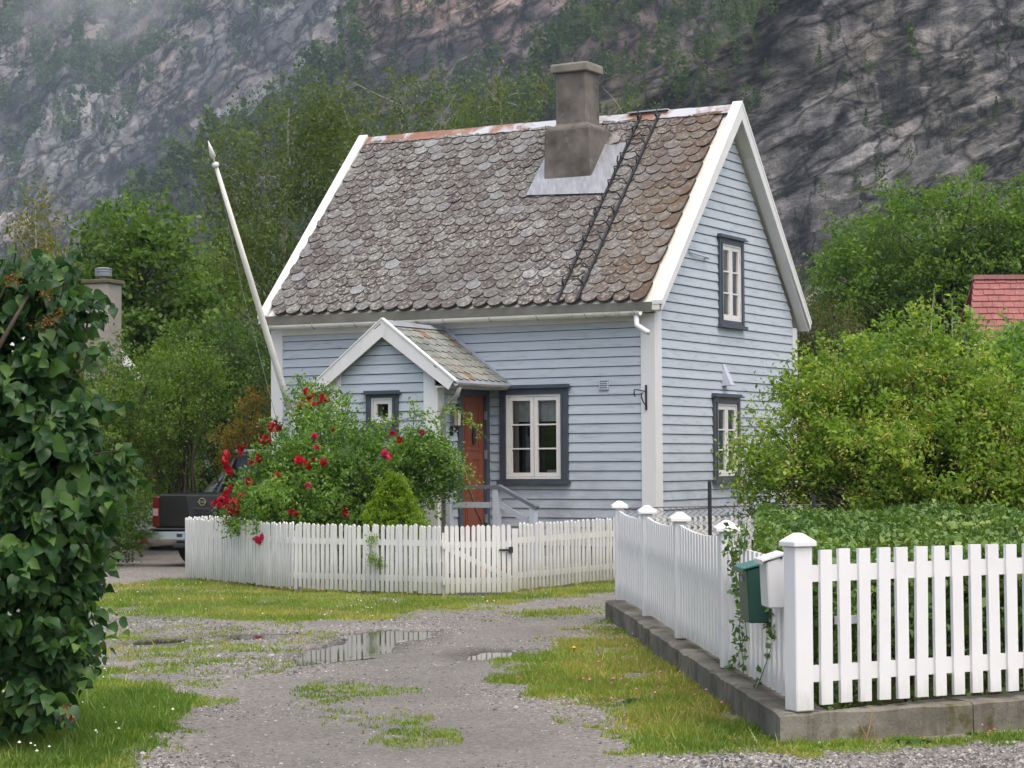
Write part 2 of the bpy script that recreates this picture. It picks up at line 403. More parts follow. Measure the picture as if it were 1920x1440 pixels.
def glassmat(name='window_glass', tint=(0.9, 0.93, 0.92), boost=0.05):
    m, t, b = nodes(name)
    tr = t.nodes.new('ShaderNodeBsdfTransparent'); tr.inputs[0].default_value = rgba(tint)
    gl = t.nodes.new('ShaderNodeBsdfGlossy'); gl.inputs['Roughness'].default_value = 0.02
    fr = t.nodes.new('ShaderNodeFresnel'); fr.inputs[0].default_value = 1.5
    nb = t.nodes.new('ShaderNodeBump'); nb.inputs['Strength'].default_value = 0.06; nb.inputs['Distance'].default_value = 0.02
    t.links.new(noise(t, coords(t), 3.0, 2), nb.inputs['Height']); t.links.new(nb.outputs[0], gl.inputs['Normal'])
    ms = t.nodes.new('ShaderNodeMixShader'); t.links.new(math_(t, 'ADD', math_(t, 'MULTIPLY', fr.outputs[0], 1.6), boost), ms.inputs[0])
    t.links.new(tr.outputs[0], ms.inputs[1]); t.links.new(gl.outputs[0], ms.inputs[2])
    t.links.new(ms.outputs[0], t.nodes['Material Output'].inputs['Surface'])
    return m
M_GLASS = glassmat()

# ------------------------------------------------------------------ the lie of the land
C0 = np.array([1.933, 27.833]); YAW = 0.52136
EX = np.array([math.cos(YAW), -math.sin(YAW)]); EY = np.array([math.sin(YAW), math.cos(YAW)])
def hw(x, y, z=0.0):             # house coordinates to world
    p = C0 + EX * x + EY * y; return (p[0], p[1], z)
def poly(pts): return np.array([gnd(x, y)[:2] for x, y in pts])
def inside(P, pg):
    x, y = P[:, 0], P[:, 1]; r = np.zeros(len(P), bool); n = len(pg); j = n - 1
    for i in range(n):
        xi, yi = pg[i]; xj, yj = pg[j]
        c = ((yi > y) != (yj > y)) & (x < (xj - xi) * (y - yi) / (yj - yi + 1e-12) + xi); r ^= c; j = i
    return r
ZONES = [
 (poly([(165, 1128), (230, 1098), (345, 1085), (553, 1106), (830, 1117), (960, 1118), (1145, 1090), (1145, 1110), (980, 1127), (860, 1144), (750, 1158), (560, 1167), (350, 1160), (200, 1150)]), 0.95),
 (np.array([(-4.4, 27.6), (-2.66, 25.0), (-0.82, 23.9), (-0.05, 23.8), (0.05, 24.6), (1.27, 26.6), (4.5, 29), (6, 40), (-2, 40)]), 1.0),
 (poly([(935, 1163), (1000, 1148), (1145, 1132), (1145, 1144), (1020, 1161)]), 0.75),
 (poly([(1140, 1166), (1480, 1395), (1940, 1368), (1940, 1384), (1500, 1413), (1250, 1404), (1150, 1370), (1100, 1330), (1040, 1308), (962, 1280), (1000, 1235), (1080, 1192)]), 0.95),
 (poly([(-400, 1245), (180, 1262), (300, 1285), (375, 1302), (352, 1340), (345, 1385), (170, 1442), (-400, 1465)]), 1.0),
 (poly([(575, 1298), (650, 1286), (725, 1300), (705, 1318), (745, 1328), (800, 1372), (790, 1396), (720, 1402), (690, 1350), (665, 1316)]), 0.22),
 (poly([(165, 1170), (560, 1172), (600, 1200), (480, 1285), (350, 1275), (170, 1262)]), 0.15),
 (np.array([(1.9, 12.3), (20, 16), (20, 40), (2.5, 26), (1.25, 20.5)]), 0.9),
 (np.array([(-40, 13), (-5.2, 13), (-5.6, 26), (-6.3, 31), (-40, 31)]), 0.9),
]
PUD = [poly([(561, 1234), (600, 1215), (648, 1205), (650, 1190), (720, 1184), (800, 1185), (798, 1197), (735, 1206), (722, 1221), (640, 1229), (577, 1237)]),
       poly([(880, 1229), (905, 1220), (958, 1221), (955, 1234), (900, 1237)]),
       poly([(235, 1206), (280, 1199), (352, 1197), (348, 1203), (270, 1209)]),
       poly([(375, 1193), (460, 1189), (540, 1189), (535, 1194), (420, 1197)])]
def sdist(P, pg):
    ins = inside(P, pg); d2 = np.full(len(P), 1e9); n = len(pg)
    for i in range(n):
        a = pg[i]; b = pg[(i + 1) % n]; ab = b - a; t = np.clip(((P - a) @ ab) / (ab @ ab + 1e-12), 0, 1)
        d2 = np.minimum(d2, ((P - a - t[:, None] * ab) ** 2).sum(1))
    return np.where(ins, 1, -1) * np.sqrt(d2)
def grassmask(P, warp=0.16):
    P3 = np.column_stack([P, np.zeros(len(P))])
    Q = P + np.column_stack([fbm(P3 * 1.6, 3, 3), fbm(P3 * 1.6 + 9, 4, 3)]) * warp * 2.2
    m = np.zeros(len(P))
    for pg, d in ZONES: m = np.maximum(m, np.clip(.5 + sdist(Q, pg) / .42, 0, 1) * d)
    m = np.where(P[:, 1] > 41, 1.0, m); m = np.where((np.abs(P[:, 0]) > 20) & (P[:, 1] > 9), 1.0, m)
    pt = fbm(P3 * 2.2 + 31, 8, 4)
    pt2 = fbm(P3 * 7 + 3, 9, 3)
    return np.clip(m * (1.05 + 0.9 * pt + .5 * pt2) + (m > .02) * (m < .98) * (.45 * pt + .5 * pt2), 0, 1)
def pudmask(P):
    P3 = np.column_stack([P, np.zeros(len(P))]); Q = P + np.column_stack([fbm(P3 * 3, 13, 2), fbm(P3 * 3 + 9, 14, 2)]) * 0.06
    m = np.zeros(len(P))
    for pg in PUD:
        c = pg.mean(0); m = np.maximum(m, inside(c + (Q - c) / 1.15, pg) * 1.0)
    return m
def gheight(P):
    P3 = np.column_stack([P, np.zeros(len(P))])
    return fbm(P3 * 0.8, 21, 3) * 0.018 + fbm(P3 * 5, 22, 2) * 0.004 - 0.034 * pudmask(P)

def damp(P):
    w = np.zeros(len(P)); P3 = np.column_stack([P, np.zeros(len(P))]); Q = P + np.column_stack([fbm(P3 * 2.5, 91, 3), fbm(P3 * 2.5, 92, 3)]) * .12
    for pg in PUD: w = np.maximum(w, np.clip(1 + sdist(Q, pg) / .28, 0, 1))
    return w
PACK = poly([(300, 1460), (470, 1292), (640, 1238), (880, 1192), (1145, 1118), (1145, 1150), (1015, 1215), (955, 1290), (1075, 1375), (1180, 1460)])
def packed(P):
    P3 = np.column_stack([P, np.zeros(len(P))])
    return np.clip(.5 + sdist(P + np.column_stack([fbm(P3 * 1.3, 81, 3), fbm(P3 * 1.3, 82, 3)]) * .4, PACK) / .7 + .5 * fbm(P3 * 2.5, 83, 4), 0, 1)
def build_ground():
    xs = np.concatenate([-np.geomspace(1500, 14.5, 22), np.arange(-14, 12.01, 0.085), np.geomspace(12.5, 1500, 22)])
    ys = np.concatenate([np.array([-300, -100, -40, -10, 2, 6, 8.5]), np.arange(9, 30, 0.085), np.arange(30, 44, 0.3), np.geomspace(45, 2600, 26)])
    X, Y = np.meshgrid(xs, ys); P = np.column_stack([X.ravel(), Y.ravel()])
    g = np.zeros(len(P)); near = (P[:, 1] > 7) & (P[:, 1] < 60)
    g[near] = grassmask(P[near]); g[P[:, 1] >= 60] = 1
    z = np.zeros(len(P)); z[near] = gheight(P[near]); w = near & (np.abs(P[:, 0]) > 13); z[w] = 0
    nx, ny = len(xs), len(ys); i = (np.arange(ny - 1)[:, None] * nx + np.arange(nx - 1)[None]).ravel()
    o = mk('ground', np.column_stack([P, z]), np.column_stack([i, i + 1, i + nx + 1, i + nx]), groundmat(), smooth=True)
    vattr(o, 'grass', g); pk = np.zeros(len(P)); pk[near] = packed(P[near]); vattr(o, 'packed', pk); dp_ = np.zeros(len(P)); dp_[near] = damp(P[near]); vattr(o, 'damp', dp_); structure(o)
def groundmat():
    m, t, b = nodes('gravel_and_turf')
    v = coords(t)
    big = noise(t, v, 0.7, 4)
    grv = ramp(t, noise(t, v, 30, 9, 0.85), [(0.28, (0.080, 0.077, 0.070)), (0.5, (0.178, 0.172, 0.157)), (0.72, (0.33, 0.32, 0.295))])
    grv = mixc(t, 1.0, grv, ramp(t, big, [(0.3, (0.72, 0.71, 0.72)), (0.7, (1.12, 1.1, 1.08))]), 'MULTIPLY')
    vo = t.nodes.new('ShaderNodeTexVoronoi'); vo.inputs['Scale'].default_value = 42; t.links.new(v, vo.inputs['Vector'])
    st = ramp(t, vo.outputs['Color'], [(0.15, (0.6, 0.58, 0.58)), (0.8, (1.35, 1.32, 1.28))])
    grv = mixc(t, 0.8, grv, mixc(t, 1.0, grv, st, 'MULTIPLY'))
    fine = ramp(t, noise(t, v, 26, 10, .92), [(.36, (0.050, 0.048, 0.042)), (.46, (0.130, 0.125, 0.112)), (.55, (0.172, 0.166, 0.148)), (.66, (0.35, 0.338, 0.305))])
    fine = mixc(t, 1.0, fine, ramp(t, noise(t, v, 1.7, 5, .65), [(.3, (.72, .72, .73)), (.7, (1.12, 1.1, 1.06))]), 'MULTIPLY')
    grv = mixc(t, math_(t, 'MULTIPLY', attr(t, 'packed'), .62), grv, fine)
    grv = mixc(t, math_(t, 'MULTIPLY', attr(t, 'damp'), .8), grv, mixc(t, 1.0, grv, (.42, .41, .40), 'MULTIPLY'))
    gr = ramp(t, noise(t, v, 5.0, 6, 0.7), [(0.25, (0.075, 0.105, 0.025)), (0.5, (0.14, 0.155, 0.042)), (0.75, (0.24, 0.195, 0.08))])
    a = attr(t, 'grass')
    f = ramp(t, math_(t, 'ADD', a, math_(t, 'MULTIPLY', math_(t, 'SUBTRACT', noise(t, v, 14, 5, 0.7), 0.5), 0.9)), [(0.30, 0.0), (0.85, 0.9)])
    t.links.new(mixc(t, f, grv, gr), b.inputs['Base Color']); b.inputs['Roughness'].default_value = 0.85; b.inputs['Specular IOR Level'].default_value = 0.25
    bump(t, b, vo.outputs['Distance'], 0.8, 0.012)
    return m
build_ground()

def build_water():
    m, t, b = nodes('puddle_water')
    b.inputs['Base Color'].default_value = (0.055, 0.048, 0.04, 1); b.inputs['Roughness'].default_value = 0.04; b.inputs['IOR'].default_value = 1.33
    b.inputs['Specular IOR Level'].default_value = 1.0; b.inputs['Coat Weight'].default_value = 0.0; b.inputs['Coat Roughness'].default_value = 0.01
    bump(t, b, noise(t, coords(t), 6, 2), 0.02, 0.01)
    for pg in PUD:
        c = pg.mean(0); q = c + (pg - c) * 1.5
        V = [(p[0], p[1], -0.008) for p in q]
        structure(mk('puddle', V, [tuple(range(len(V)))], m))
build_water()

def build_stones():
    g = np.random.default_rng(5)
    n = 190000; Y = 10.4 + (g.random(n) ** 1.5) * 14; X = (g.random(n) * 2 - 1) * 0.29 * Y
    P = np.column_stack([X, Y]); k = g.random(n) > np.clip(grassmask(P) * 1.5, 0, 0.96)
    k &= pudmask(P) < 0.5
    dens = fbm(np.column_stack([P, np.zeros(n)]) * 0.9, 41, 3); k &= g.random(n) < np.clip(0.45 + 1.3 * dens, 0.10, 1)
    pkd = packed(P); k &= g.random(n) > pkd * .35; pkd = pkd[k][:68000]; P = P[k][:68000]; n = len(P)
    r = np.exp(g.normal(-5.0, 0.45, n)); r = np.clip(r, 0.003, 0.026) * (1 - .35 * pkd)
    oc = np.array([(1, 0, 0), (0, 1, 0), (-1, 0, 0), (0, -1, 0), (0, 0, 0.62)], float)
    th = g.random(n) * 6.28; cs, sn = np.cos(th), np.sin(th)
    V = np.tile(oc[None], (n, 1, 1)) * r[:, None, None] * g.uniform(0.6, 1.3, (n, 5, 3))
    x = V[..., 0] * cs[:, None] - V[..., 1] * sn[:, None]; y = V[..., 0] * sn[:, None] + V[..., 1] * cs[:, None]
    V = np.stack([x + P[:, None, 0], y + P[:, None, 1], V[..., 2] + gheight(P)[:, None]], -1).reshape(-1, 3)
    f = np.array([(0, 1, 4), (1, 2, 4), (2, 3, 4), (3, 0, 4)]); Fc = (np.arange(n)[:, None, None] * 5 + f[None]).reshape(-1, 3)
    m, t, b = nodes('loose_stone'); col = ramp(t, attr(t, 'rnd'), [(0.0, (0.030, 0.030, 0.031)), (0.3, (0.055, 0.053, 0.05)), (0.5, (0.145, 0.137, 0.120)), (0.8, (0.24, 0.228, 0.205)), (1.0, (0.38, 0.37, 0.34))])
    t.links.new(col, b.inputs['Base Color']); b.inputs['Roughness'].default_value = 0.8
    mk('gravel', V, Fc, m, kind='stuff', rnd=np.repeat(g.random(n), 4))
build_stones()

def build_grass():
    g = np.random.default_rng(11); n = 620000
    Y = 10.3 + (g.random(n) ** 1.35) * 17.5; X = (g.random(n) * 2 - 1) * 0.28 * Y
    P = np.column_stack([X, Y]); gm = grassmask(P); k = (g.random(n) < gm * np.clip(1.2 - (Y - 10) * 0.03, 0.5, 1)) & (pudmask(P) < 0.5)
    # not inside the lane garden (hedge and wall stand there), nor inside the house garden
    k &= ~inside(P, np.array([(1.72, 11.45), (20, 16), (20, 40), (1.05, 20.6)]))
    k &= ~inside(P, np.array([(-4.3, 27.9), (-2.6, 25.3), (-0.8, 24.2), (0.1, 24.8), (1.3, 26.8), (6, 40), (-2, 40)]))
    P = P[k]; n = len(P); print('blades', n)
    P3 = np.column_stack([P, np.zeros(n)])
    lush = inside(P, ZONES[4][0]) * 1.0; dryz = np.maximum(np.clip(.5 + sdist(P, ZONES[3][0]) / .3, 0, 1), np.maximum(inside(P, ZONES[6][0]) * .6, inside(P, ZONES[0][0]) * .45))
    h = g.uniform(0.018, 0.05, n) * (1 + 0.5 * fbm(P3 * 1.1, 51, 3)) * (1 + 0.4 * lush); tall = g.random(n) < 0.035; h[tall] *= 2.0
    h *= np.where(gm[k] < 0.8, 0.55, 1.0)
    w = g.uniform(0.004, 0.009, n); th = g.random(n) * 6.28; z = gheight(P)
    bend = g.normal(0, 0.45, (n, 2)) * h[:, None]
    dx = np.column_stack([np.cos(th), np.sin(th)]) * w[:, None]
    V = np.stack([np.column_stack([P - dx, z]), np.column_stack([P + dx, z]), np.column_stack([P + bend, z + h])], 1).reshape(-1, 3)
    dry = np.clip(0.45 + 1.1 * fbm(P3 * 1.4 + 5, 61, 3) - 0.45 * lush + .28 * dryz, 0, 1)
    rn = np.clip(0.5 * dry + 0.5 * g.random(n) - 0.12 * lush, 0, 1)
    mt = leafmat('grass_blades', (0.105, 0.205, 0.030), (0.235, 0.30, 0.058), (0.42, 0.34, 0.13), trans=0.4)
    mk('grass', V, np.arange(n * 3).reshape(-1, 3), mt, kind='stuff', rnd=rn)
    # clover and daisy heads
    def heads(name, zone, cnt, col, seed, hh, sz):
        gg = np.random.default_rng(seed); pg = ZONES[zone][0]; lo, hi = pg.min(0), pg.max(0)
        Q = lo + gg.random((cnt * 12, 2)) * (hi - lo); Q = Q[inside(Q, pg)]
        Q = Q[(np.abs(Q[:, 0]) < 0.27 * Q[:, 1]) & (fbm(np.column_stack([Q, np.zeros(len(Q))]) * 1.2, seed, 2) > -0.1)][:cnt]
        mb = MB()
        for p in Q:
            r = sz * gg.uniform(0.6, 1.2); z0 = hh * gg.uniform(0.6, 1.3)
            mb.add([(p[0] + r, p[1], z0), (p[0], p[1] + r, z0), (p[0] - r, p[1], z0), (p[0], p[1] - r, z0), (p[0], p[1], z0 + r), (p[0], p[1], z0 - r * 0.5)],
                   [(0, 1, 4), (1, 2, 4), (2, 3, 4), (3, 0, 4), (1, 0, 5), (2, 1, 5), (3, 2, 5), (0, 3, 5)])
        mb.done(name, plain(name + '_petals', col, 0.7, var=0.1), kind='stuff')
    heads('white_clover_flowers', 4, 50, (0.60, 0.60, 0.52), 71, 0.10, 0.0095)
    heads('daisy_flowers', 0, 60, (0.66, 0.66, 0.62), 72, 0.05, 0.0085)
    heads('pink_clover_flowers', 3, 26, (0.50, 0.16, 0.25), 73, 0.08, 0.012)
    heads('fallen_red_leaves', 0, 60, (0.40, 0.09, 0.05), 74, 0.015, 0.014)
    heads('fallen_rust_leaves', 3, 60, (0.33, 0.12, 0.05), 75, 0.02, 0.013)
build_grass()

# ------------------------------------------------------------------ mountains
def rockmat(name, tints, strata, veg, sc=1.0, slab=0.0):
    m, t, b = nodes(name)
    v = coords(t)
    r1 = t.nodes.new('ShaderNodeMapping'); r1.inputs['Rotation'].default_value = (0, strata, 0); t.links.new(v, r1.inputs[0])
    def stretched(k):
        q = t.nodes.new('ShaderNodeMapping'); q.inputs['Scale'].default_value = k; t.links.new(r1.outputs[0], q.inputs[0]); return q.outputs[0]
    bed = stretched((0.62, 0.7, 1.1)); bed2 = stretched((0.30, 0.5, 1.2))
    n1 = noise(t, bed, 0.030 * sc, 10, 0.72, 0.4)
    col = ramp(t, n1, [(0.30, tints[0]), (0.46, tints[1]), (0.56, tints[2]), (0.70, tints[3])])
    col = mixc(t, ramp(t, noise(t, v, 0.012 * sc, 6, 0.65), [(0.47, 0.0), (0.62, 0.65)]), col, tints[4])
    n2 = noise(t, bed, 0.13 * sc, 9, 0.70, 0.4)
    col = mixc(t, 1.0, col, ramp(t, n2, [(0.34, (0.45, 0.45, 0.47)), (0.48, (0.92, 0.92, 0.92)), (0.62, (1.55, 1.55, 1.53))]), 'MULTIPLY')  # rock mottling, its contrast widened in the colour to stand in for relief shading
    # slabs: cells with crisp joints between them
    for k_, scv, lo_, wd_ in ((bed2, 0.032 * sc, .55, .05), (bed, 0.075 * sc, .75, .045)):
        wv = t.nodes.new('ShaderNodeVectorMath'); wv.operation = 'ADD'; wn_ = t.nodes.new('ShaderNodeTexNoise'); wn_.inputs['Scale'].default_value = .05 * sc; wn_.inputs['Detail'].default_value = 6; t.links.new(k_, wn_.inputs['Vector'])
        ws = t.nodes.new('ShaderNodeVectorMath'); ws.operation = 'SCALE'; ws.inputs['Scale'].default_value = 26 / sc; t.links.new(wn_.outputs['Color'], ws.inputs[0]); t.links.new(k_, wv.inputs[0]); t.links.new(ws.outputs[0], wv.inputs[1])
        ve = t.nodes.new('ShaderNodeTexVoronoi'); ve.feature = 'DISTANCE_TO_EDGE'; ve.inputs['Scale'].default_value = scv; t.links.new(wv.outputs[0], ve.inputs['Vector'])
        vc = t.nodes.new('ShaderNodeTexVoronoi'); vc.inputs['Scale'].default_value = scv; t.links.new(wv.outputs[0], vc.inputs['Vector'])
        col = mixc(t, 1.0, col, ramp(t, vc.outputs['Color'], [(0.1, (lo_, lo_, lo_ + .02)), (0.9, (1.28, 1.26, 1.24))]), 'MULTIPLY')
        col = mixc(t, 1.0, col, ramp(t, ve.outputs['Distance'], [(0.0, .22), (wd_, 1.0)]), 'MULTIPLY')
    # cracks along the beds and down the joints, darkened in place of relief shading
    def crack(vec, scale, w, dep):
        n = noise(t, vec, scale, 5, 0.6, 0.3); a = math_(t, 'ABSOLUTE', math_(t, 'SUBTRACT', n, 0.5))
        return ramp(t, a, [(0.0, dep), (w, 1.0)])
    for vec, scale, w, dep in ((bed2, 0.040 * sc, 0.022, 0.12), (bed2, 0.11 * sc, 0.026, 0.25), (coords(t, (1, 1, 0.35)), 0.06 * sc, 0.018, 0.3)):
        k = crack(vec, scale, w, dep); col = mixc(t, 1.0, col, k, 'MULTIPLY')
    if slab:                                                    # water streaks down bare slabs
        w1 = noise(t, coords(t, (1, 1, 0.06), (0, R(18), 0)), 0.22 * sc, 6, 0.7)
        zone = ramp(t, noise(t, v, 0.010 * sc, 3), [(0.42, 0.0), (0.58, slab)])
        col = mixc(t, zone, col, mixc(t, 1.0, col, ramp(t, w1, [(0.36, (0.30, 0.30, 0.34)), (0.5, (0.9, 0.88, 0.88)), (0.66, (2.2, 2.1, 1.95))]), 'MULTIPLY'))
    wet = noise(t, coords(t, (1, 1, 0.08)), 0.10 * sc, 6, 0.68)
    col = mixc(t, ramp(t, wet, [(0.59, 0.0), (0.65, 0.75)]), col, (0.024, 0.025, 0.032))
    a = attr(t, 'veg')
    vf = ramp(t, math_(t, 'ADD', a, math_(t, 'MULTIPLY', math_(t, 'SUBTRACT', noise(t, bed, 0.10 * sc, 8, 0.78), 0.5), 1.5)), [(0.42, 0.0), (0.60, 0.95)])
    gcol = ramp(t, noise(t, v, 0.12 * sc, 8, 0.78), [(0.32, veg[0]), (0.52, veg[1]), (0.72, veg[2])])
    t.links.new(mixc(t, vf, col, gcol), b.inputs['Base Color'])
    b.inputs['Roughness'].default_value = 0.9; b.inputs['Specular IOR Level'].default_value = 0.12
    bump(t, b, math_(t, 'ADD', n1, math_(t, 'MULTIPLY', n2, 0.5)), 1.0, 9.0 / sc)
    return m

def spur(px0, px1, Y, sil, slope, mat, seed, nu, nv, amp, strata, vegbias, top=-260, trees=0, tsize=(6, 11), tmat=None, yellow=0, nl=38):
    """one mountain flank: foot at distance Y, rising away from us up to the crest line sil [(px, py)...]"""
    us = np.linspace(px0, px1, nu); sx = [s[0] for s in sil]; sy = [s[1] for s in sil]
    crest_py = np.interp(us, sx, sy)
    cot = 1 / math.tan(slope)
    X = (us - 960) / F * Y
    k = (_fw[2] / _fw[1]) + 0  # elevation of a pixel row
    el = np.array([ (ray(u, c)[2] / ray(u, c)[1]) for u, c in zip(us, crest_py)])
    # crest height zc with distance Y + zc*cot :  zc = H + el*(Y + zc*cot)
    zc = np.maximum((H + el * Y) / np.maximum(1 - el * cot, 0.25), 2.0)
    vv = np.linspace(0, 1, nv) ** 1.05
    Z = zc[None] * vv[:, None]; Yg = Y + Z * cot
    Xg = X[None] * (Yg / Y) ; 
    P = np.stack([Xg, Yg, Z], -1)
    # folds along the flank and ledges along the bedding
    Q = P.reshape(-1, 3); c, s_ = math.cos(strata), math.sin(strata)
    a_ = Q[:, 0] * c + Q[:, 2] * s_; b_ = -Q[:, 0] * s_ + Q[:, 2] * c
    W_ = fbm(np.column_stack([a_ * 0.012, Q[:, 1] * 0.003, b_ * 0.02]), seed, 5, 0.55)
    J = fbm(np.column_stack([Q[:, 0] * 0.03, Q[:, 1] * 0.004, Q[:, 2] * 0.010]), seed + 5, 5, 0.6)
    sc = amp / 8.0
    def saw(period, wob): u = b_ / (period * sc) + wob; f_ = u - np.floor(u); return np.where(f_ < .86, f_ / .86, (1 - f_) / .14)
    on = np.clip(.5 + 1.6 * fbm(np.column_stack([a_ * .006, Q[:, 1] * .002, b_ * .01]), seed + 9, 3), 0, 1)
    d = amp * (0.62 * on * saw(34, 1.6 * W_) + 0.26 * saw(11, 2.2 * W_ + 1.2 * J) + 0.11 * saw(4.3, 3 * W_ + 2 * J) + 1.0 * J + 1.3 * fbm(Q * 0.0045, seed + 6, 3)
               + .22 * fbm(np.column_stack([a_ * .07, Q[:, 1] * .02, b_ * .2]) / sc, seed + 3, 4, .6, True))
    damp = np.clip(Z.ravel() / 30, 0, 1)
    nrm = np.array([0, -math.sin(slope), math.cos(slope)])
    Q2 = Q + nrm[None] * (d * damp)[:, None]
    Pz = Q2.reshape(nv, nu, 3).copy()
    # crest jitter
    jit = fbm(np.column_stack([X * 0.05, X * 0, X * 0 + seed]), seed + 8, 4) * amp * 0.8
    Pz[..., 2] += jit[None] * vv[:, None] ** 6
    back = []
    for r_ in (1, 2, 3):
        q = Pz[-1].copy(); q[:, 1] += 25 * r_ * r_; q[:, 2] = np.maximum(q[:, 2] - 14 * r_ * r_, -2); back.append(q)
    A = np.concatenate([Pz, np.array(back)], 0); nvt = A.shape[0]
    i = (np.arange(nvt - 1)[:, None] * nu + np.arange(nu - 1)[None]).ravel()
    Fc = np.column_stack([i, i + 1, i + nu + 1, i + nu])
    o = structure(mk('mountain', A.reshape(-1, 3), Fc, mat, smooth=False))
    # vegetation: gullies, ledges and along the crest edge
    gx = np.gradient(Pz[..., 2], axis=0); gy = np.gradient(Pz[..., 1], axis=0)
    flat = np.clip((gy / (gx + 1e-3)) * math.tan(slope) - 1.0, -1, 2)
    band = fbm(np.column_stack([(Q[:, 0] * 0.7 - Q[:, 2] * 0.7) * 0.012, Q[:, 1] * 0.002, (Q[:, 0] * 0.7 + Q[:, 2] * 0.7) * 0.004]), seed + 11, 4)
    dist = (zc[None] * (1 - vv[:, None])).ravel()
    edge = np.exp(-dist / 22.0) * (zc[None] * np.ones((nv, 1)) < 0.9 * zc.max()).ravel()
    veg = vegbias + 0.9 * band + 0.28 * flat.ravel() + 0.55 * edge + 0.25 * np.exp(-Q[:, 2] / 25)
    va = np.concatenate([veg, np.tile(veg[-nu:], 3)]); vattr(o, 'veg', np.clip(va, 0, 1))
    if trees:
        g = np.random.default_rng(seed + 99); pr = np.clip(veg - 0.42, 0, 1) ** 1.2 * (Q[:, 2] > 6); pr /= pr.sum()
        ix = g.choice(len(Q), trees, p=pr); T = Q2[ix]
        hgt = g.uniform(*tsize, trees) * np.exp(g.normal(0, 0.2, trees)); con = g.random(trees) < 0.55
        zz = g.random((trees, nl)); th = g.random((trees, nl)) * 6.28
        rad = np.where(con[:, None], (1 - zz) * 0.24, 0.30 * np.sqrt(np.clip(1 - (2 * zz - 1.0) ** 2, 0, 1))) * np.sqrt(g.random((trees, nl)))
        Cc = np.stack([rad * np.cos(th), rad * np.sin(th), 0.06 + 0.92 * zz], -1) * hgt[:, None, None] + T[:, None]
        V, q, rn = leafgeo(Cc.reshape(-1, 3), np.repeat(hgt * 1.05 / math.sqrt(nl), nl), 0.8, seed=seed, droop=0.4)
        rn = np.clip(0.45 * rn + 0.55 * np.repeat(g.random(trees), nl), 0, 1)
        mk('mountain_forest', V, q, tmat, kind='stuff', rnd=rn)
    return o

VEG = [(0.028, 0.050, 0.018), (0.070, 0.092, 0.030), (0.165, 0.14, 0.052)]
VEG_D = [(0.030, 0.040, 0.016), (0.062, 0.064, 0.026), (0.105, 0.092, 0.040)]
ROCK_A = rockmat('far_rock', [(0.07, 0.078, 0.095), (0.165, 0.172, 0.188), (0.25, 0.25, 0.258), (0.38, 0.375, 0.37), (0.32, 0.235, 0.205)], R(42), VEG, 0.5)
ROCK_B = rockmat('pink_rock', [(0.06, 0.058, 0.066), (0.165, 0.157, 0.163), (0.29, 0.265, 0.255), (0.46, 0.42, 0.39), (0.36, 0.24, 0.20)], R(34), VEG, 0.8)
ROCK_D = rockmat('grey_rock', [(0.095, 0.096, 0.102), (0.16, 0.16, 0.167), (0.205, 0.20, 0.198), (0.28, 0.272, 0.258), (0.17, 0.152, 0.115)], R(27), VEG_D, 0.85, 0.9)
FOREST = leafmat('mountain_leaves', (0.028, 0.060, 0.022), (0.066, 0.112, 0.036), (0.13, 0.175, 0.05), trans=0.35, rough=0.7, spec=0.1)
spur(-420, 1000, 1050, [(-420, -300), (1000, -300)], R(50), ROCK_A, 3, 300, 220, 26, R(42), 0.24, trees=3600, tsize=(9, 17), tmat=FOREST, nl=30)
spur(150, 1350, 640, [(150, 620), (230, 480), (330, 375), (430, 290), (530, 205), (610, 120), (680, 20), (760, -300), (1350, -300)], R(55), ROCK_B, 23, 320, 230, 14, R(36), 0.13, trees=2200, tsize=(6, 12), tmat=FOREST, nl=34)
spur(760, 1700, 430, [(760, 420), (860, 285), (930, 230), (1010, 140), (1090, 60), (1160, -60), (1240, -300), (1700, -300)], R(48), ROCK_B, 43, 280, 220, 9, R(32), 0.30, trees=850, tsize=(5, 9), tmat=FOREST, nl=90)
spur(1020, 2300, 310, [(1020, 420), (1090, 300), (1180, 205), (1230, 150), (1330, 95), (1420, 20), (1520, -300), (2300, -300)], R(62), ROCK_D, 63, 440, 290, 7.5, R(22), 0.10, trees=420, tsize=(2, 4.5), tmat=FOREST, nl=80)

# ------------------------------------------------------------------ the house
house = empty('house', (C0[0], C0[1], 0), -YAW)
tag(house, 'small pale blue clapboard house with a scale-slate roof, rendered chimney and gabled porch', 'house')
L, WD = 6.385, 5.05
M_SLATE = slatemat('roof_slate', True); M_SLATE_S = slatemat('roof_slate_mass', False); M_PSLATE = slatemat('porch_slate', True, True)

# --- walls: dark core set back behind the cladding, boards nailed in front
core = MB(); core.box(-L + .02, -.02, .28, WD - .02, 0.02, 3.62)
core.prism([(-L + .02, .28, 3.62), (-L + .02, WD - .1, 3.62), (-L + .02, WD / 2, 6.3)], (L - .3, 0, 0))
core.done('wall_core', M_DARK, house)
BH = 0.1305
def board(parent, a0b, a1b, a0t, a1t, z0, z1, T):
    """one lapped board between z0 and z1, ends may slope; T maps (along, out, up) to house space"""
    lip, topo = 0.026, 0.004; j = rng.normal(0, 0.0012)
    z0 = z0 + 0.006; sec = [(lip + j, z0), (lip + j, z0 + 0.012), (topo + 0.008, z1 - 0.004), (-0.012, z1), (-0.012, z0)]
    V = []
    for end in (0, 1):
        for n, z in sec:
            f = (z - z0) / (z1 - z0); a = (a0b + (a0t - a0b) * f) if end == 0 else (a1b + (a1t - a1b) * f)
            V.append(T(a, n, z))
    k = len(sec); Fc = [tuple(range(k)), tuple(range(k, 2 * k))[::-1]] + [(i, k + i, k + (i + 1) % k, (i + 1) % k) for i in range(k)]
    return mk('board', V, Fc, M_WALL, parent)
TF = lambda a, n, z: (a, -n, z)
TS = lambda a, n, z: (n, a, z)
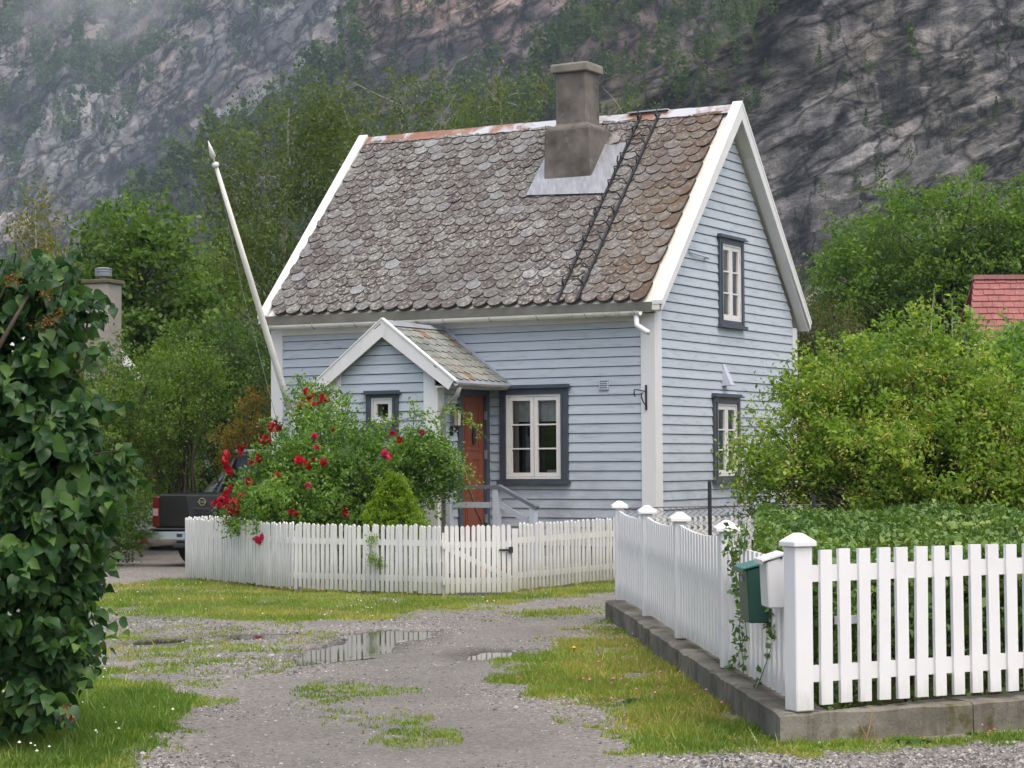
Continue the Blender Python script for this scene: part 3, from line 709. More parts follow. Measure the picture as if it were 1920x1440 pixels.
def cut(a0, a1, z0, z1, holes):
    segs = [(a0, a1)]
    for (h0, h1, y0, y1) in holes:
        if z1 > y0 and z0 < y1:
            out = []
            for s0, s1 in segs:
                if h1 <= s0 or h0 >= s1: out.append((s0, s1)); continue
                if h0 > s0: out.append((s0, h0))
                if h1 < s1: out.append((h1, s1))
            segs = out
    return [s for s in segs if s[1] - s[0] > 0.03]
def strips(z0, z1, holes):
    out = []
    for (h0, h1, y0, y1) in holes:
        if z1 > y0 and z0 < y1:
            if z1 - y1 > .012: out.append((h0, h1, y1, z1))
            if y0 - z0 > .012: out.append((h0, h1, z0, y0))
    return out
def joint(a0, a1):
    if a1 - a0 > 2.6 and rng.random() < .6:
        m_ = rng.uniform(a0 + .7, a1 - .7); return [(a0, m_ - .0015), (m_ + .0015, a1)]
    return [(a0, a1)]
# front wall
fw_ = MB(); fw_.box(-L + .01, -.01, .02, .06, 0.0, .36)
frontwall = fw_.done('wall', M_CONC, house)
holes_f = [(-2.36, -1.36, 1.28, 2.56), (-3.3, -3.25, 9, 9)]
for k in range(-1, 24):
    z1 = 3.38 - BH * (k - 0) + 0.0; z0 = z1 - BH
    if z0 < 0.3: break
    for b0, b1 in cut(-L + .17, -.17, z0, z1, holes_f):
        for a0, a1 in joint(b0, b1): board(frontwall, a0, a1, a0, a1, z0, z1, TF)
    for a0, a1, y0, y1 in strips(z0, z1, holes_f[:1]): board(frontwall, a0, a1, a0, a1, y0, y1, TF)
# side (gable) wall
sw = MB(); sw.box(-.06, -.02, .05, WD - .02, 0.0, .36)
sidewall = sw.done('wall', M_CONC, house)
MB().box(-L + .01, -.01, .02, .27, 3.45, 3.6).done('wall_plate', M_DARK, house)
holes_s = [(2.13, 2.93, 3.53, 4.80), (1.89, 2.74, 1.27, 2.50)]
def gl(z):
    if z < 3.62: return .16, WD - .13
    return max(.16, (z - 3.62) / 1.14 - 0.02), min(WD - .13, WD - (z - 3.62) / 1.14 + .02)
for k in range(-25, 24):
    z1 = 3.36 - BH * k; z0 = z1 - BH
    if z0 < 0.3: break
    lb, rb = gl(z0); lt, rt_ = gl(z1)
    if rb - lb < 0.08: continue
    if rt_ < lt: lt = rt_ = (lt + rt_) / 2
    sg = cut(lb, rb, z0, z1, holes_s)
    for a0, a1 in [j for q in sg for j in joint(*q)]:
        board(sidewall, a0, a1, lt if a0 == lb else a0, rt_ if a1 == rb else a1, z0, z1, TS)
    for a0, a1, y0, y1 in strips(z0, z1, holes_s): board(sidewall, a0, a1, a0, a1, y0, y1, TS)
# back and left walls, plain boards as sheets
MB().box(-L + .01, -.01, WD - .02, WD + .02, 0.02, 3.6).done('back_wall', M_WALL, house)
lw_ = MB(); lw_.prism([(-L, .03, .02), (-L, WD, .02), (-L, WD, 3.6), (-L, WD / 2, 6.5), (-L, .03, 3.6)], (.04, 0, 0)); lw_.done('end_wall', M_WALL, house)
# corner boards and frieze
def cb(x0, x1, y0, y1, z0, z1): return MB().box(x0, x1, y0, y1, z0, z1).done('corner_board', M_TRIM, house, bev=.004)
cb(-.182, .040, -.042, -.004, .25, 3.57); cb(.004, .042, -.001, .165, .25, 3.60)
cb(-L - .03, -L + .185, -.042, -.004, .25, 3.57); cb(.004, .042, WD - .14, WD + .03, .25, 3.62)
MB().box(-L + .187, -.184, -.040, -.006, 3.475, 3.60).done('frieze_board', M_TRIM, house)

# --- windows
def window(name, T, a0, a1, z0, z1, s0, s1, zs0, zs1, cols, rows, curtain, hood=0.05, label=None, sillw=0.03):
    """casing outside a0..a1 x z0..z1, sash opening s0..s1 x zs0..zs1"""
    def bx(mb, x0, x1, n0, n1, y0, y1):
        P = [T(a, n, z) for z in (y0, y1) for n in (n0, n1) for a in (x0, x1)]
        mb.add(P, [(0, 2, 3, 1), (4, 5, 7, 6), (0, 1, 5, 4), (2, 6, 7, 3), (0, 4, 6, 2), (1, 3, 7, 5)])
    c = MB()
    bx(c, a0, s0, -.02, .055, z0, z1); bx(c, s1, a1, -.02, .055, z0, z1)
    bx(c, s0, s1, -.02, .053, zs1, z1 - .001); bx(c, s0, s1, -.02, .053, z0 + .001, zs0)
    bx(c, s0 - .03, s0 + .002, .053, .066, zs0 - .02, zs1 + .02); bx(c, s1 - .002, s1 + .03, .053, .066, zs0 - .02, zs1 + .02)
    w = c.done(name, M_CASING, house)
    if label: w['label'] = label
    h = MB(); P = [(a0 - .045, z1), (a1 + .045, z1)]
    bx(h, a0 - .045, a1 + .045, -.01, .105, z1, z1 + .022); bx(h, a0 - .02, a1 + .02, -.01, .08, z1 + .022, z1 + .05)
    h.done('hood', M_CASING, w)
    s_ = MB(); bx(s_, a0 - sillw, a1 + sillw, -.01, .095, z0 - .045, z0); s_.done('sill', M_CASING, w)
    # fixed white frame and mullion
    fr = 0.028; f_ = MB()
    bx(f_, s0, s0 + fr, -.03, .040, zs0, zs1); bx(f_, s1 - fr, s1, -.03, .040, zs0, zs1)
    bx(f_, s0 + fr, s1 - fr, -.03, .039, zs1 - fr, zs1); bx(f_, s0 + fr, s1 - fr, -.03, .039, zs0, zs0 + fr)
    f_.done('frame', M_SASH, w)
    wd = (s1 - s0 - 2 * fr) / cols
    for i in range(cols):
        x0 = s0 + fr + wd * i + .004; x1 = s0 + fr + wd * (i + 1) - .004; y0, y1 = zs0 + fr + .004, zs1 - fr - .004
        st = min(.055, wd * .2)
        m = MB(); bx(m, x0, x0 + st, -.012, .030, y0, y1); bx(m, x1 - st, x1, -.012, .030, y0, y1)
        bx(m, x0 + st, x1 - st, -.012, .029, y1 - st, y1); bx(m, x0 + st, x1 - st, -.012, .029, y0, y0 + st)
        ph = (y1 - y0 - 2 * st) / rows
        for r in range(1, rows): bx(m, x0 + st, x1 - st, -.010, .026, y0 + st + ph * r - .010, y0 + st + ph * r + .010)
        m.done('sash', M_SASH, w)
        for r in range(rows):
            p = MB(); p.add([T(x0 + st - .003, .004, y0 + st + ph * r - .003), T(x1 - st + .003, .004, y0 + st + ph * r - .003), T(x1 - st + .003, .004, y0 + st + ph * (r + 1) + .003), T(x0 + st - .003, .004, y0 + st + ph * (r + 1) + .003)], [(0, 1, 2, 3)])
            p.done('pane', M_GLASS, w)
        hg = MB(); ed = x0 - .02 if i == 0 else x1 + .004
        for zz in (y0 + .16, y1 - .22): bx(hg, ed, ed + .016, .028, .046, zz, zz + .08)
        hg.done('hinge', M_SASH, w)
    for (c0, c1, y0, y1, nn, mt) in curtain:
        n = 26; V = []
        for i in range(n + 1):
            a = s0 + (s1 - s0) * (c0 + (c1 - c0) * i / n); dd = -.085 + .016 * math.sin(i * nn)
            V += [T(a, dd, zs0 + (zs1 - zs0) * y0), T(a, dd, zs0 + (zs1 - zs0) * y1)]
        mk('curtain', V, [(2 * i, 2 * i + 2, 2 * i + 3, 2 * i + 1) for i in range(n)], mt, w, smooth=True)
    return w
big = window('window', TF, -2.408, -1.312, 1.285, 2.585, -2.306, -1.418, 1.315, 2.500, 2, 3,
       [(0.0, .16, .0, 1.0, 1.3, M_CURTAIN), (.84, 1.0, .0, 1.0, 1.3, M_CURTAIN), (0.0, 1.0, .68, 1.0, 1.7, M_LACE)], label='wide front window of two three-pane casements with a lace pelmet')
crd = MB(); crd.box(-1.72, -1.50, .085, .092, 1.34, 1.44); crd.done('paper_card', plain('card', (0.55, 0.53, 0.48), 0.8), big)
window('window', TS, 2.105, 2.985, 3.535, 4.80, 2.19, 2.895, 3.60, 4.72, 2, 3,
       [(0.0, .46, 0, 1, 1.2, M_CURTAIN), (.54, 1.0, 0, 1, 1.2, M_CURTAIN)], label='upper gable window with drawn pale curtains')
window('window', TS, 1.865, 2.79, 1.27, 2.475, 1.965, 2.70, 1.33, 2.38, 2, 3,
       [(0.0, .3, 0, 1, 1.2, M_LACE), (.62, 1.0, 0, 1, 1.2, M_LACE), (.3, .62, 0, .35, 1.5, M_LACE)], label='lower gable window with lace curtains')

# --- main roof
THR = 0.0085
roofrot = Matrix.Rotation(THR, 4, 'Y')
SL = math.atan(1.11); cs, sn = math.cos(SL), math.sin(SL)
ZE, YE, YR = 3.70, -.20, 2.53
ZR = ZE + (YR - YE) * 1.11
deck = MB()
deck.prism([(-L - .12, YE + .02, ZE - .03), (-L - .12, YR, ZR - .03), (-L - .12, 2 * YR - YE, ZE - .03), (-L - .12, 2 * YR - YE, ZE - .10), (-L - .12, YR, ZR - .14), (-L - .12, YE + .02, ZE - .10)], (L + .265, 0, 0))
roof = deck.done('roof', plain('roof_underside', (0.62, 0.61, 0.55), 0.6, var=0.06, scale=3), house)
roof.rotation_euler = (0, THR, 0)
SLW, SLL, NROW = 0.25, 0.38, 23
EXPO = (YR - YE) / cs / NROW
M_SEDGE = plain('slate_edge', (0.026, 0.019, 0.018), 0.8, var=0.3, scale=8)
def slatemesh(name, w, l, th=0.033, seed=0, mat=None):
    g = np.random.default_rng(seed); pts = []
    for i in range(9):
        a = math.pi + math.pi * i / 8; r = w / 2 * (1 + g.normal(0, .025))
        pts.append((r * math.cos(a), w * .50 + (w * .50) * math.sin(a) * (1 + g.normal(0, .02)), 0))
    pts += [(w / 2, l, 0), (-w / 2, l, 0)]
    mb = MB(); mb.prism(pts, (0, 0, th)); me = bpy.data.meshes.new(name); me.from_pydata(mb.v, [], mb.f); me.update(); me.materials.append(mat); me.materials.append(M_SEDGE)
    me.polygons.foreach_set('material_index', [0, 0] + [1] * len(pts))
    return me, mb
SM = [slatemesh('slate', SLW * .985, SLL, seed=i, mat=M_SLATE) for i in range(6)]
slots = []
for r in range(NROW):
    off = (r % 2) * SLW / 2
    n = int((L + .42) / SLW) + 1
    for c in range(-1, n + 1):
        x = .05 - off - c * SLW + rng.normal(0, .004)
        if x > -.085 or x < -L + .05: continue
        s = r * EXPO + rng.normal(0, .006)
        if s > (YR - YE) / cs - .02: continue
        if r == NROW - 1 and s > (YR - YE) / cs - .16: s = (YR - YE) / cs - .20
        slots.append((x, s))
def slatemat4(x, s, zoff=0.0):
    y = YE + s * cs; z = ZE + s * sn
    tilt = SL - .075 + rng.normal(0, .010)
    m = Matrix.Translation((x, y, z + .022 + zoff)) @ Matrix.Rotation(tilt, 4, 'X') @ Matrix.Rotation(rng.normal(0, .014), 4, 'Y') @ Matrix.Rotation(rng.normal(0, .022), 4, 'Z')
    return m @ Matrix.Diagonal((1, min(1.0, ((YR - YE) / cs - .03 - s) / SLL), 1, 1))
slots.sort(key=lambda p: -(p[0] * 0.498 * 0 + p[0]) + 0.35 * p[1])       # nearest (right end, low rows) first
NB = 235; bulk = MB(); brn = []; bmi = []
for i, (x, s) in enumerate(slots):
    me, mb = SM[int(rng.integers(6))]; mt = slatemat4(x, s)
    if i < NB:
        o = link(bpy.data.objects.new('slate', me), roof); o.matrix_local = mt
    else:
        bulk.add([tuple(mt @ Vector(p)) for p in mb.v], mb.f); brn += [rng.random()] * len(mb.f); bmi += [0, 0] + [1] * (len(mb.f) - 2)
bo = mk('slates', bulk.v, bulk.f, [M_SLATE_S, M_SEDGE], roof, kind='stuff', rnd=brn); bo.data.polygons.foreach_set('material_index', bmi)
# rear slope covering
rs = MB(); rs.prism([(-L - .1, YR + .02, ZR - .05), (.06, YR + .02, ZR - .05), (.06, 2 * YR - YE, ZE), (-L - .1, 2 * YR - YE, ZE)], (0, .01, .02)); rs.done('rear_slope', M_SEDGE, roof)
# ridge sheet
rg = MB()
for i in range(9):
    x0 = -L - .02 + i * .72; x1 = min(x0 + .74, .03); h = .006 * (i % 2)
    rg.add([(x0, YR - .125, ZR - .075 + h), (x1, YR - .125, ZR - .075 + h), (x1, YR, ZR + .062 + h), (x0, YR, ZR + .062 + h), (x1, YR + .125, ZR - .075 + h), (x0, YR + .125, ZR - .075 + h)], [(0, 1, 2, 3), (3, 2, 4, 5)])
rg.done('ridge_sheet', M_RUST, roof)
# fascia under the slates
MB().box(-L - .11, .03, YE + .012, YE + .035, ZE - .13, ZE + .012).done('fascia_board', plain('fascia_grey', (0.115, 0.115, 0.095), 0.7, var=.25, scale=3), roof)
# barge boards: face plank + cap, for each end and slope
def barge(xo, xi, lo, capw, ysgn, mat=M_TRIM):
    sl = 1.14; y0, z0 = -.165, 3.70; yr, zr = YR, 3.70 + (YR + .165) * 1.14
    if ysgn < 0: fy = lambda y: 2 * YR - y
    else: fy = lambda y: y
    f = MB(); dz = .215
    f.prism([(xo, fy(y0), z0), (xo, fy(yr), zr), (xo, fy(yr), zr - dz), (xo, fy(y0 + .0), z0 - .095), (xo, fy(y0 - .0), z0 - .09)], (xi - xo, 0, 0))
    o = f.done('barge_board', mat, roof)
    c = MB(); e = (0.006 if xo > -3 else -0.006); d0 = -.02
    c.prism([(xo + e, fy(y0 + d0), z0 + d0 * sl + .002), (xo + e, fy(yr), zr + .002), (xo + e, fy(yr), zr + .062), (xo + e, fy(y0 + d0), z0 + d0 * sl + .055)], (capw if xo < -3 else -capw, 0, 0))
    c.done('verge_cap', mat, roof)
barge(.185, .158, 0, .155, 1); barge(.185, .158, 0, .155, -1)
barge(-L - .20, -L - .175, 0, .165, 1); barge(-L - .20, -L - .175, 0, .165, -1)
# soffit planks under the overhang (right gable), both slopes
for sg in (1, -1):
    fy = (lambda y: y) if sg > 0 else (lambda y: 2 * YR - y)
    q = MB(); q.prism([(.158, fy(-.13), 3.60), (.158, fy(YR), 3.60 + (YR + .13) * 1.14), (.158, fy(YR), 3.58 + (YR + .13) * 1.14), (.158, fy(-.13), 3.58)], (-.15, 0, 0)); q.done('soffit_board', M_TRIM, roof)
# chimney flashing (lead apron)
def onroof(x, y, off=.03): return (x, y, ZE + (y - YE) * 1.11 + off)
fl = MB()
zf = [(-2.78, 1.335), (-1.42, 1.285), (-1.42, 2.04), (-2.78, 2.04)]
fl.prism([onroof(x, y, .085) for x, y in zf], (0, -.004, .006)); fl.done('lead_flashing', plain('streaked_lead', (0.27, 0.285, 0.31), .5, metal=.2, var=.25, scale=7, stretch=(2.5, .5, .5), dirt=(0.17, 0.13, 0.13), dirtamt=.8), roof)
fl2 = MB(); fl2.add([onroof(-1.75, 2.02, .10), onroof(-1.58, 2.0, .15), onroof(-1.60, 2.12, .11), onroof(-1.75, 2.16, .13)], [(0, 1, 2, 3)]); fl2.done('flashing_lip', M_GUTTER, roof)
# chimney
def wobble(mb, amp, seed, lev=3):
    return mb
ch = MB()
def ringbox(mb, rings):
    V = []; 
    for (x0, x1, y0, y1, z) in rings: V += [(x0, y0, z), (x1, y0, z), (x1, y1, z), (x0, y1, z)]
    n = len(rings); Fc = [(4 * i + k, 4 * i + (k + 1) % 4, 4 * i + 4 + (k + 1) % 4, 4 * i + 4 + k) for i in range(n - 1) for k in range(4)] + [(3, 2, 1, 0), tuple(range(4 * n - 4, 4 * n))]
    mb.add(V, Fc)
ringbox(ch, [(-2.555, -1.745, 1.555, 2.30, 5.3), (-2.55, -1.765, 1.56, 2.26, 6.20), (-2.545, -1.775, 1.56, 2.24, 6.50), (-2.505, -1.80, 1.60, 2.2, 6.54), (-2.40, -1.88, 1.655, 2.09, 6.57), (-2.402, -1.882, 1.655, 2.085, 6.9), (-2.41, -1.885, 1.652, 2.08, 7.36)])
chim = ch.done('chimney', M_PLASTER, house, bev=.018)
cp = MB(); ringbox(cp, [(-2.46, -1.835, 1.60, 2.13, 7.352), (-2.462, -1.832, 1.598, 2.132, 7.47), (-2.44, -1.85, 1.62, 2.11, 7.487)]); cp.done('chimney_cap', plain('cap_render', (0.20, 0.185, 0.16), 0.9, var=0.3, scale=5, bmp=0.5, dirt=(0.12, 0.11, 0.09), dirtamt=0.7), chim, bev=.014)
# roof ladder
ld = MB(); lr = MB()
for x in (-1.375, -1.066):
    ld.obox(onroof(x, -.21, .10), onroof(x, 2.45, .105), .030, .042, (0, -sn, cs))
ladder = ld.done('roof_ladder', M_IRON, house)
for i in range(13):
    y = -.02 + i * .2; m = MB()
    a = np.array(onroof(-1.375, y, .10)); b = np.array(onroof(-1.066, y, .10)); u = np.array([0, -.09, .085])
    m.tube([a, a + u + (.03, 0, 0), b + u - (.03, 0, 0), b], .011, 5); m.done('rung', M_IRON, ladder)
for x in (-1.375, -1.066):
    for y in (-.02, .95, 1.7, 2.38):
        m = MB(); p = np.array(onroof(x, y, .06)); m.tube([p, p + (0.0, -.05, .10), p + (0, -.02, .17)], .012, 5); m.done('ladder_hook', M_IRON, ladder)
MB().box(-1.60, -.94, YR - .07, YR + .03, ZR + .070, ZR + .088).done('ridge_bracket', plain('bright_zinc', (0.42, 0.45, 0.50), .4, var=.05), ladder)
# gutter
gu = MB(); n = 8
prof = [(math.cos(math.pi + math.pi * i / n) * .062, math.sin(math.pi + math.pi * i / n) * .062) for i in range(n + 1)]
inn = [(p[0] * .86, p[1] * .86) for p in prof[::-1]]
gu.prism([(-6.33, -.285 + a, 3.60 + b + .012) for a, b in prof + inn], (6.27, 0, -.03))
gutter = gu.done('gutter', plain('white_gutter', (0.66, 0.65, 0.60), 0.4, var=0.1, scale=2, dirt=(0.12, 0.10, 0.07), dirtamt=0.8), house, smooth=False)
for i in range(9):
    b = MB(); x = -6.2 + i * .76; z = 3.612 - .03 * (x + 6.33) / 6.27
    b.tube([(x, -.285 + .067 * math.cos(t_), z + .067 * math.sin(t_)) for t_ in np.linspace(math.pi * .93, 2 * math.pi, 8)], .008, 4)
    b.done('gutter_bracket', M_GUTTER, gutter)
dp = MB(); dp.tube([(-.12, -.285, 3.54), (-.115, -.29, 3.43), (-.10, -.31, 3.39), (.10, -.42, 3.29), (.13, -.43, 3.28)], .036, 10); dp.done('downpipe_elbow', M_TRIM, gutter, smooth=True)

# --- porch
PX = -2.585; PL = -4.325; PY = -1.45; RX = -3.372; EZ = 2.66
pc = MB(); pc.box(PL + .04, PX - .04, PY + .2, -.02, 0, 2.6); pc.prism([(PL + .04, PY + .2, 2.6), (PX - .04, PY + .2, 2.6), (RX, PY + .2, 3.3)], (0, -PY - .25, 0))
porch = pc.done('porch', M_DARK, house)
TPF = lambda a, n, z: (a, PY - n, z)
TPS = lambda a, n, z: (PX + n, a, z)
def pgl(z):
    if z < 2.42: return PL + .17, PX - .165
    h = max(0.0, (3.34 - z) / .70)
    return max(PL + .17, RX - h), min(PX - .165, RX + h)
for k in range(30):
    z1 = 3.30 - BH * k; z0 = z1 - BH
    if z0 < .3: break
    lb, rb = pgl(z0); lt, rt_ = pgl(z1)
    for a0, a1 in cut(lb, rb, z0, z1, [(-3.65, -3.23, 2.02, 2.49)]):
        board(porch, a0, a1, lt if a0 == lb else a0, rt_ if a1 == rb else a1, z0, z1, TPF)
for k in range(30):
    z1 = 2.62 - BH * k; z0 = z1 - BH
    if z0 < .3: break
    for a0, a1 in cut(PY + .05, -.03, z0, z1, [(-.92, -.12, 0, 2.53)]): board(porch, a0, a1, a0, a1, z0, z1, TPS)
def pcb(x0, x1, y0, y1, z0, z1): MB().box(x0, x1, y0, y1, z0, z1).done('corner_board', M_TRIM, porch, bev=.004)
pcb(PL, PL + .185, PY - .04, PY + .0, .2, 2.84); pcb(PX - .185, PX + .0, PY - .04, PY + .0, .2, 2.84)
pcb(PX + .002, PX + .042, PY - .04, PY + .0, .2, 2.60); pcb(PX, PX + .042, PY + .002, PY + .14, .2, 2.60)
MB().box(PL, PL + .04, PY + .01, -.02, .1, 2.6).done('end_wall', M_WALL, porch)
# porch window (little)
pw = window('window', TPF, -3.705, -3.178, 1.98, 2.50, -3.625, -3.262, 2.10, 2.452, 1, 1, [(0, .3, 0, 1, 1.2, M_CURTAIN)], label='tiny square window in the porch gable')
# porch roof
PS = math.atan2(3.46 - EZ, 1.10); pcs, psn = math.cos(PS), math.sin(PS)
dk = MB(); PRZ = 3.475
for sg in (1, -1):
    xe = RX + sg * 1.12
    dk.prism([(RX, PY - .12, PRZ - .02), (xe, PY - .12, EZ), (xe, PY - .12, EZ - .05), (RX, PY - .12, PRZ - .08)], (0, -PY + .10, 0))
proof = dk.done('porch_roof', M_GUTTER, house)
PSM = [slatemesh('slate', .185, .34, .012, 50 + i, M_PSLATE)[0] for i in range(4)]
pexp = 1.12 / pcs / 8.0
for sg in (1, -1):
    for r in range(8):
        for c in range(9):
            y = PY - .05 + .17 * c + (r % 2) * .085
            if y > -.06: continue
            s = r * pexp + rng.normal(0, .004)
            xe = RX + sg * 1.12; x = xe - sg * s * pcs; z = EZ + .012 + s * psn
            bas = Matrix(((0, -sg * pcs, sg * psn), (1 if sg < 0 else 1, 0, 0), (0, psn, pcs))).transposed()
            up_ = Vector((-sg * pcs, 0, psn)); ac = Vector((0, sg, 0)); nn = ac.cross(up_)
            m3 = Matrix((ac, up_, nn)).transposed().to_4x4()
            o = link(bpy.data.objects.new('slate', PSM[int(rng.integers(4))]), proof)
            o.matrix_local = Matrix.Translation((x, y, z)) @ m3 @ Matrix.Rotation(-.05 + rng.normal(0, .01), 4, 'X') @ Matrix.Rotation(rng.normal(0, .02), 4, 'Z') @ Matrix.Diagonal((1, min(1.0, (1.12 / pcs - .02 - s) / .34), 1, 1))
# porch barge boards and caps
for sg in (1, -1):
    f = MB(); xo = RX + sg * 1.16; yb = PY - .15
    f.prism([(RX, yb, 3.535), (xo, yb, 2.665), (xo - sg * .09, yb, 2.535), (RX, yb, 3.285)], (0, .028, 0)); f.done('barge_board', M_TRIM, proof)
    c = MB(); c.prism([(RX, yb - .012, 3.55), (xo + sg * .02, yb - .012, 2.665), (xo + sg * .02, yb - .012, 2.645), (RX, yb - .012, 3.528)], (0, .075, 0)); c.done('verge_cap', M_WHITE, proof)
rz = MB(); rz.add([(RX - .09, PY - .1, PRZ - .03), (RX, PY - .1, PRZ + .055), (RX + .10, PY - .1, PRZ - .03), (RX - .09, -.045, PRZ - .03), (RX, -.045, PRZ + .03), (RX + .10, -.045, PRZ - .03)], [(0, 1, 4, 3), (1, 2, 5, 4)]); rz.done('ridge_sheet', M_ZINC, proof)
wf = MB(); wf.prism([(RX + .02, -.05, PRZ + .06), (RX + 1.02, -.05, EZ + .10), (RX + .98, -.05, EZ + .03), (RX + .02, -.05, PRZ - .04)], (0, .015, 0)); wf.done('wall_flashing', M_BLUEWOOD, proof)
ef = MB(); ef.prism([(RX + 1.09, PY - .1, EZ + .035), (RX + 1.17, PY - .1, EZ - .03), (RX + 1.165, PY - .1, EZ - .05), (RX + 1.085, PY - .1, EZ + .02)], (0, -PY + .06, 0)); ef.done('eave_sheet', M_ZINC, proof)
pg = MB(); pg.prism([(RX + 1.20 + a * .8, PY - .16, EZ - .03 + b * .8) for a, b in prof + inn], (0, -PY - .10, -.01)); pg_ = pg.done('gutter', M_GUTTER, proof)
pd = MB(); pd.tube([(RX + 1.19, PY - .06, EZ - .08), (RX + 1.15, PY - .05, EZ - .20), (PX + .12, PY + .02, EZ - .36), (PX + .075, PY + .06, EZ - .46), (PX + .075, PY + .07, .25)], .034, 10); pd.done('downpipe', M_GUTTER, proof, smooth=True)
MB().box(PX + .05, RX + 1.1, PY - .1, -.06, EZ - .09, EZ - .07).done('soffit_board', M_TRIM, proof)
# door in the porch side
dz0, dz1 = .40, 2.485; d0, d1 = -.835, -.20
df = MB(); df.box(PX - .06, PX + .05, -.935, d0, .36, 2.575); df.box(PX - .06, PX + .05, d1, -.105, .36, 2.575); df.box(PX - .06, PX + .048, d0, d1, dz1, 2.574)
door = df.done('door', M_CASING, house); door['label'] = 'brick-red panelled door in a dark frame, in the side of the porch'
dl = MB(); dl.box(PX - .055, PX + .0, d0 + .003, d1 - .003, dz0, dz1)
leaf_ = dl.done('door_leaf', M_DOOR, door)
for z0, z1 in ((.50, .98), (1.06, 1.62), (1.72, 2.36)):
    m = MB(); y0, y1 = d0 + .12, d1 - .12
    m.box(PX + .0, PX + .012, y0, y1, z0, z0 + .03).box(PX + .0, PX + .012, y0, y1, z1 - .03, z1).box(PX + .0, PX + .012, y0, y0 + .025, z0 + .03, z1 - .03).box(PX + .0, PX + .012, y1 - .025, y1, z0 + .03, z1 - .03)
    m.box(PX + .0, PX + .008, y0 + .06, y1 - .06, z0 + .07, z1 - .07); m.done('door_panel', M_DOOR, door)
kn = MB(); kn.lathe([(.012, 1.80), (.03, 1.83), (.036, 1.90), (.02, 1.98), (.03, 2.02), (.012, 2.06)], 8, (PX + .03, -.51, 0)); kn.done('knocker', M_IRON, door, smooth=True)
hd = MB(); hd.tube([(PX, -.78, 1.43), (PX + .06, -.78, 1.43), (PX + .06, -.66, 1.425)], .011, 6); hd.done('handle', M_IRON, door)
for z in (.70, 1.60, 2.15): MB().box(PX + .02, PX + .056, d1 - .012, d1 + .01, z, z + .12).done('hinge', M_ZINC, door)
# wall lantern by the door
ln = MB(); c = (PX + .12, -1.10)
ln.lathe([(.012, 2.36), (.03, 2.33), (.075, 2.28), (.062, 2.262)], 8, (c[0], c[1], 0)); ln.lathe([(.05, 2.06), (.055, 2.045), (.03, 2.02), (.012, 2.0)], 8, (c[0], c[1], 0))
for k in range(6):
    a = k * math.pi / 3; ln.tube([(c[0] + .058 * math.cos(a), c[1] + .058 * math.sin(a), 2.05), (c[0] + .066 * math.cos(a), c[1] + .066 * math.sin(a), 2.27)], .006, 4)
ln.tube([(PX + .02, -1.10, 1.96), (PX + .06, -1.10, 1.97), (c[0], c[1], 2.01)], .014, 6); ln.box(PX + .01, PX + .03, -1.14, -1.06, 1.92, 2.05)
lan = ln.done('wall_lantern', M_IRON, house)
lg = MB(); lg.lathe([(.048, 2.055), (.057, 2.265)], 8, (c[0], c[1], 0)); lg.done('lantern_glass', plain('cream_glass', (0.55, 0.50, 0.36), 0.2, var=0.1), lan)
# vents, bracket, hood, wire
def louvre(x0, x1, z0, z1, n, name='wall_vent'):
    m = MB(); m.box(x0, x1, -.045, -.015, z0, z0 + .012).box(x0, x1, -.045, -.015, z1 - .012, z1).box(x0, x0 + .014, -.045, -.015, z0, z1).box(x1 - .014, x1, -.045, -.015, z0, z1)
    v_ = m.done(name, M_BLUEWOOD, house); h = (z1 - z0 - .03) / n
    for i in range(n):
        s_ = MB(); z = z0 + .015 + h * i; s_.prism([(x0 + .016, -.018, z + h * .75), (x0 + .016, -.05, z), (x0 + .016, -.05, z + .006), (x0 + .016, -.018, z + h * .75 + .006)], (x1 - x0 - .032, 0, 0)); s_.done('louvre', M_BLUEWOOD, v_)
louvre(-.82, -.685, 2.535, 2.675, 4); louvre(-5.72, -5.42, 2.30, 2.58, 7)
hk = MB(); hk.box(-.112, -.085, -.058, -.043, 2.25, 2.59); hk.tube([(-.10, -.05, 2.50), (-.11, -.30, 2.52), (-.115, -.37, 2.52), (-.115, -.385, 2.49), (-.115, -.375, 2.44), (-.115, -.35, 2.43)], .009, 6)
hk.tube([(-.10, -.05, 2.31), (-.105, -.12, 2.35), (-.11, -.17, 2.42), (-.11, -.16, 2.48), (-.11, -.12, 2.48)], .009, 6); hk.done('hanging_bracket', M_IRON, house)
fn = MB(); fn.add([(.02, 2.20, 2.64), (.02, 2.36, 2.64), (.02, 2.33, 2.96), (.02, 2.24, 2.96), (.16, 2.21, 2.65), (.16, 2.35, 2.65)], [(0, 4, 5, 1), (3, 2, 5, 4), (0, 3, 4), (1, 5, 2)]); fn.done('vent_hood', M_BLUEWOOD, house)
wr = MB(); wr.tube([(.03, 1.10, 4.50), (.07, 1.3, 4.475), (.07, 1.5, 4.465), (.06, 1.63, 4.47)], .014, 6); wr.tube([(.02, 1.62, 4.46), (.07, 1.63, 4.455), (.09, 1.60, 4.44)], .02, 6); wr.done('cable_anchor', M_BLUEWOOD, house)

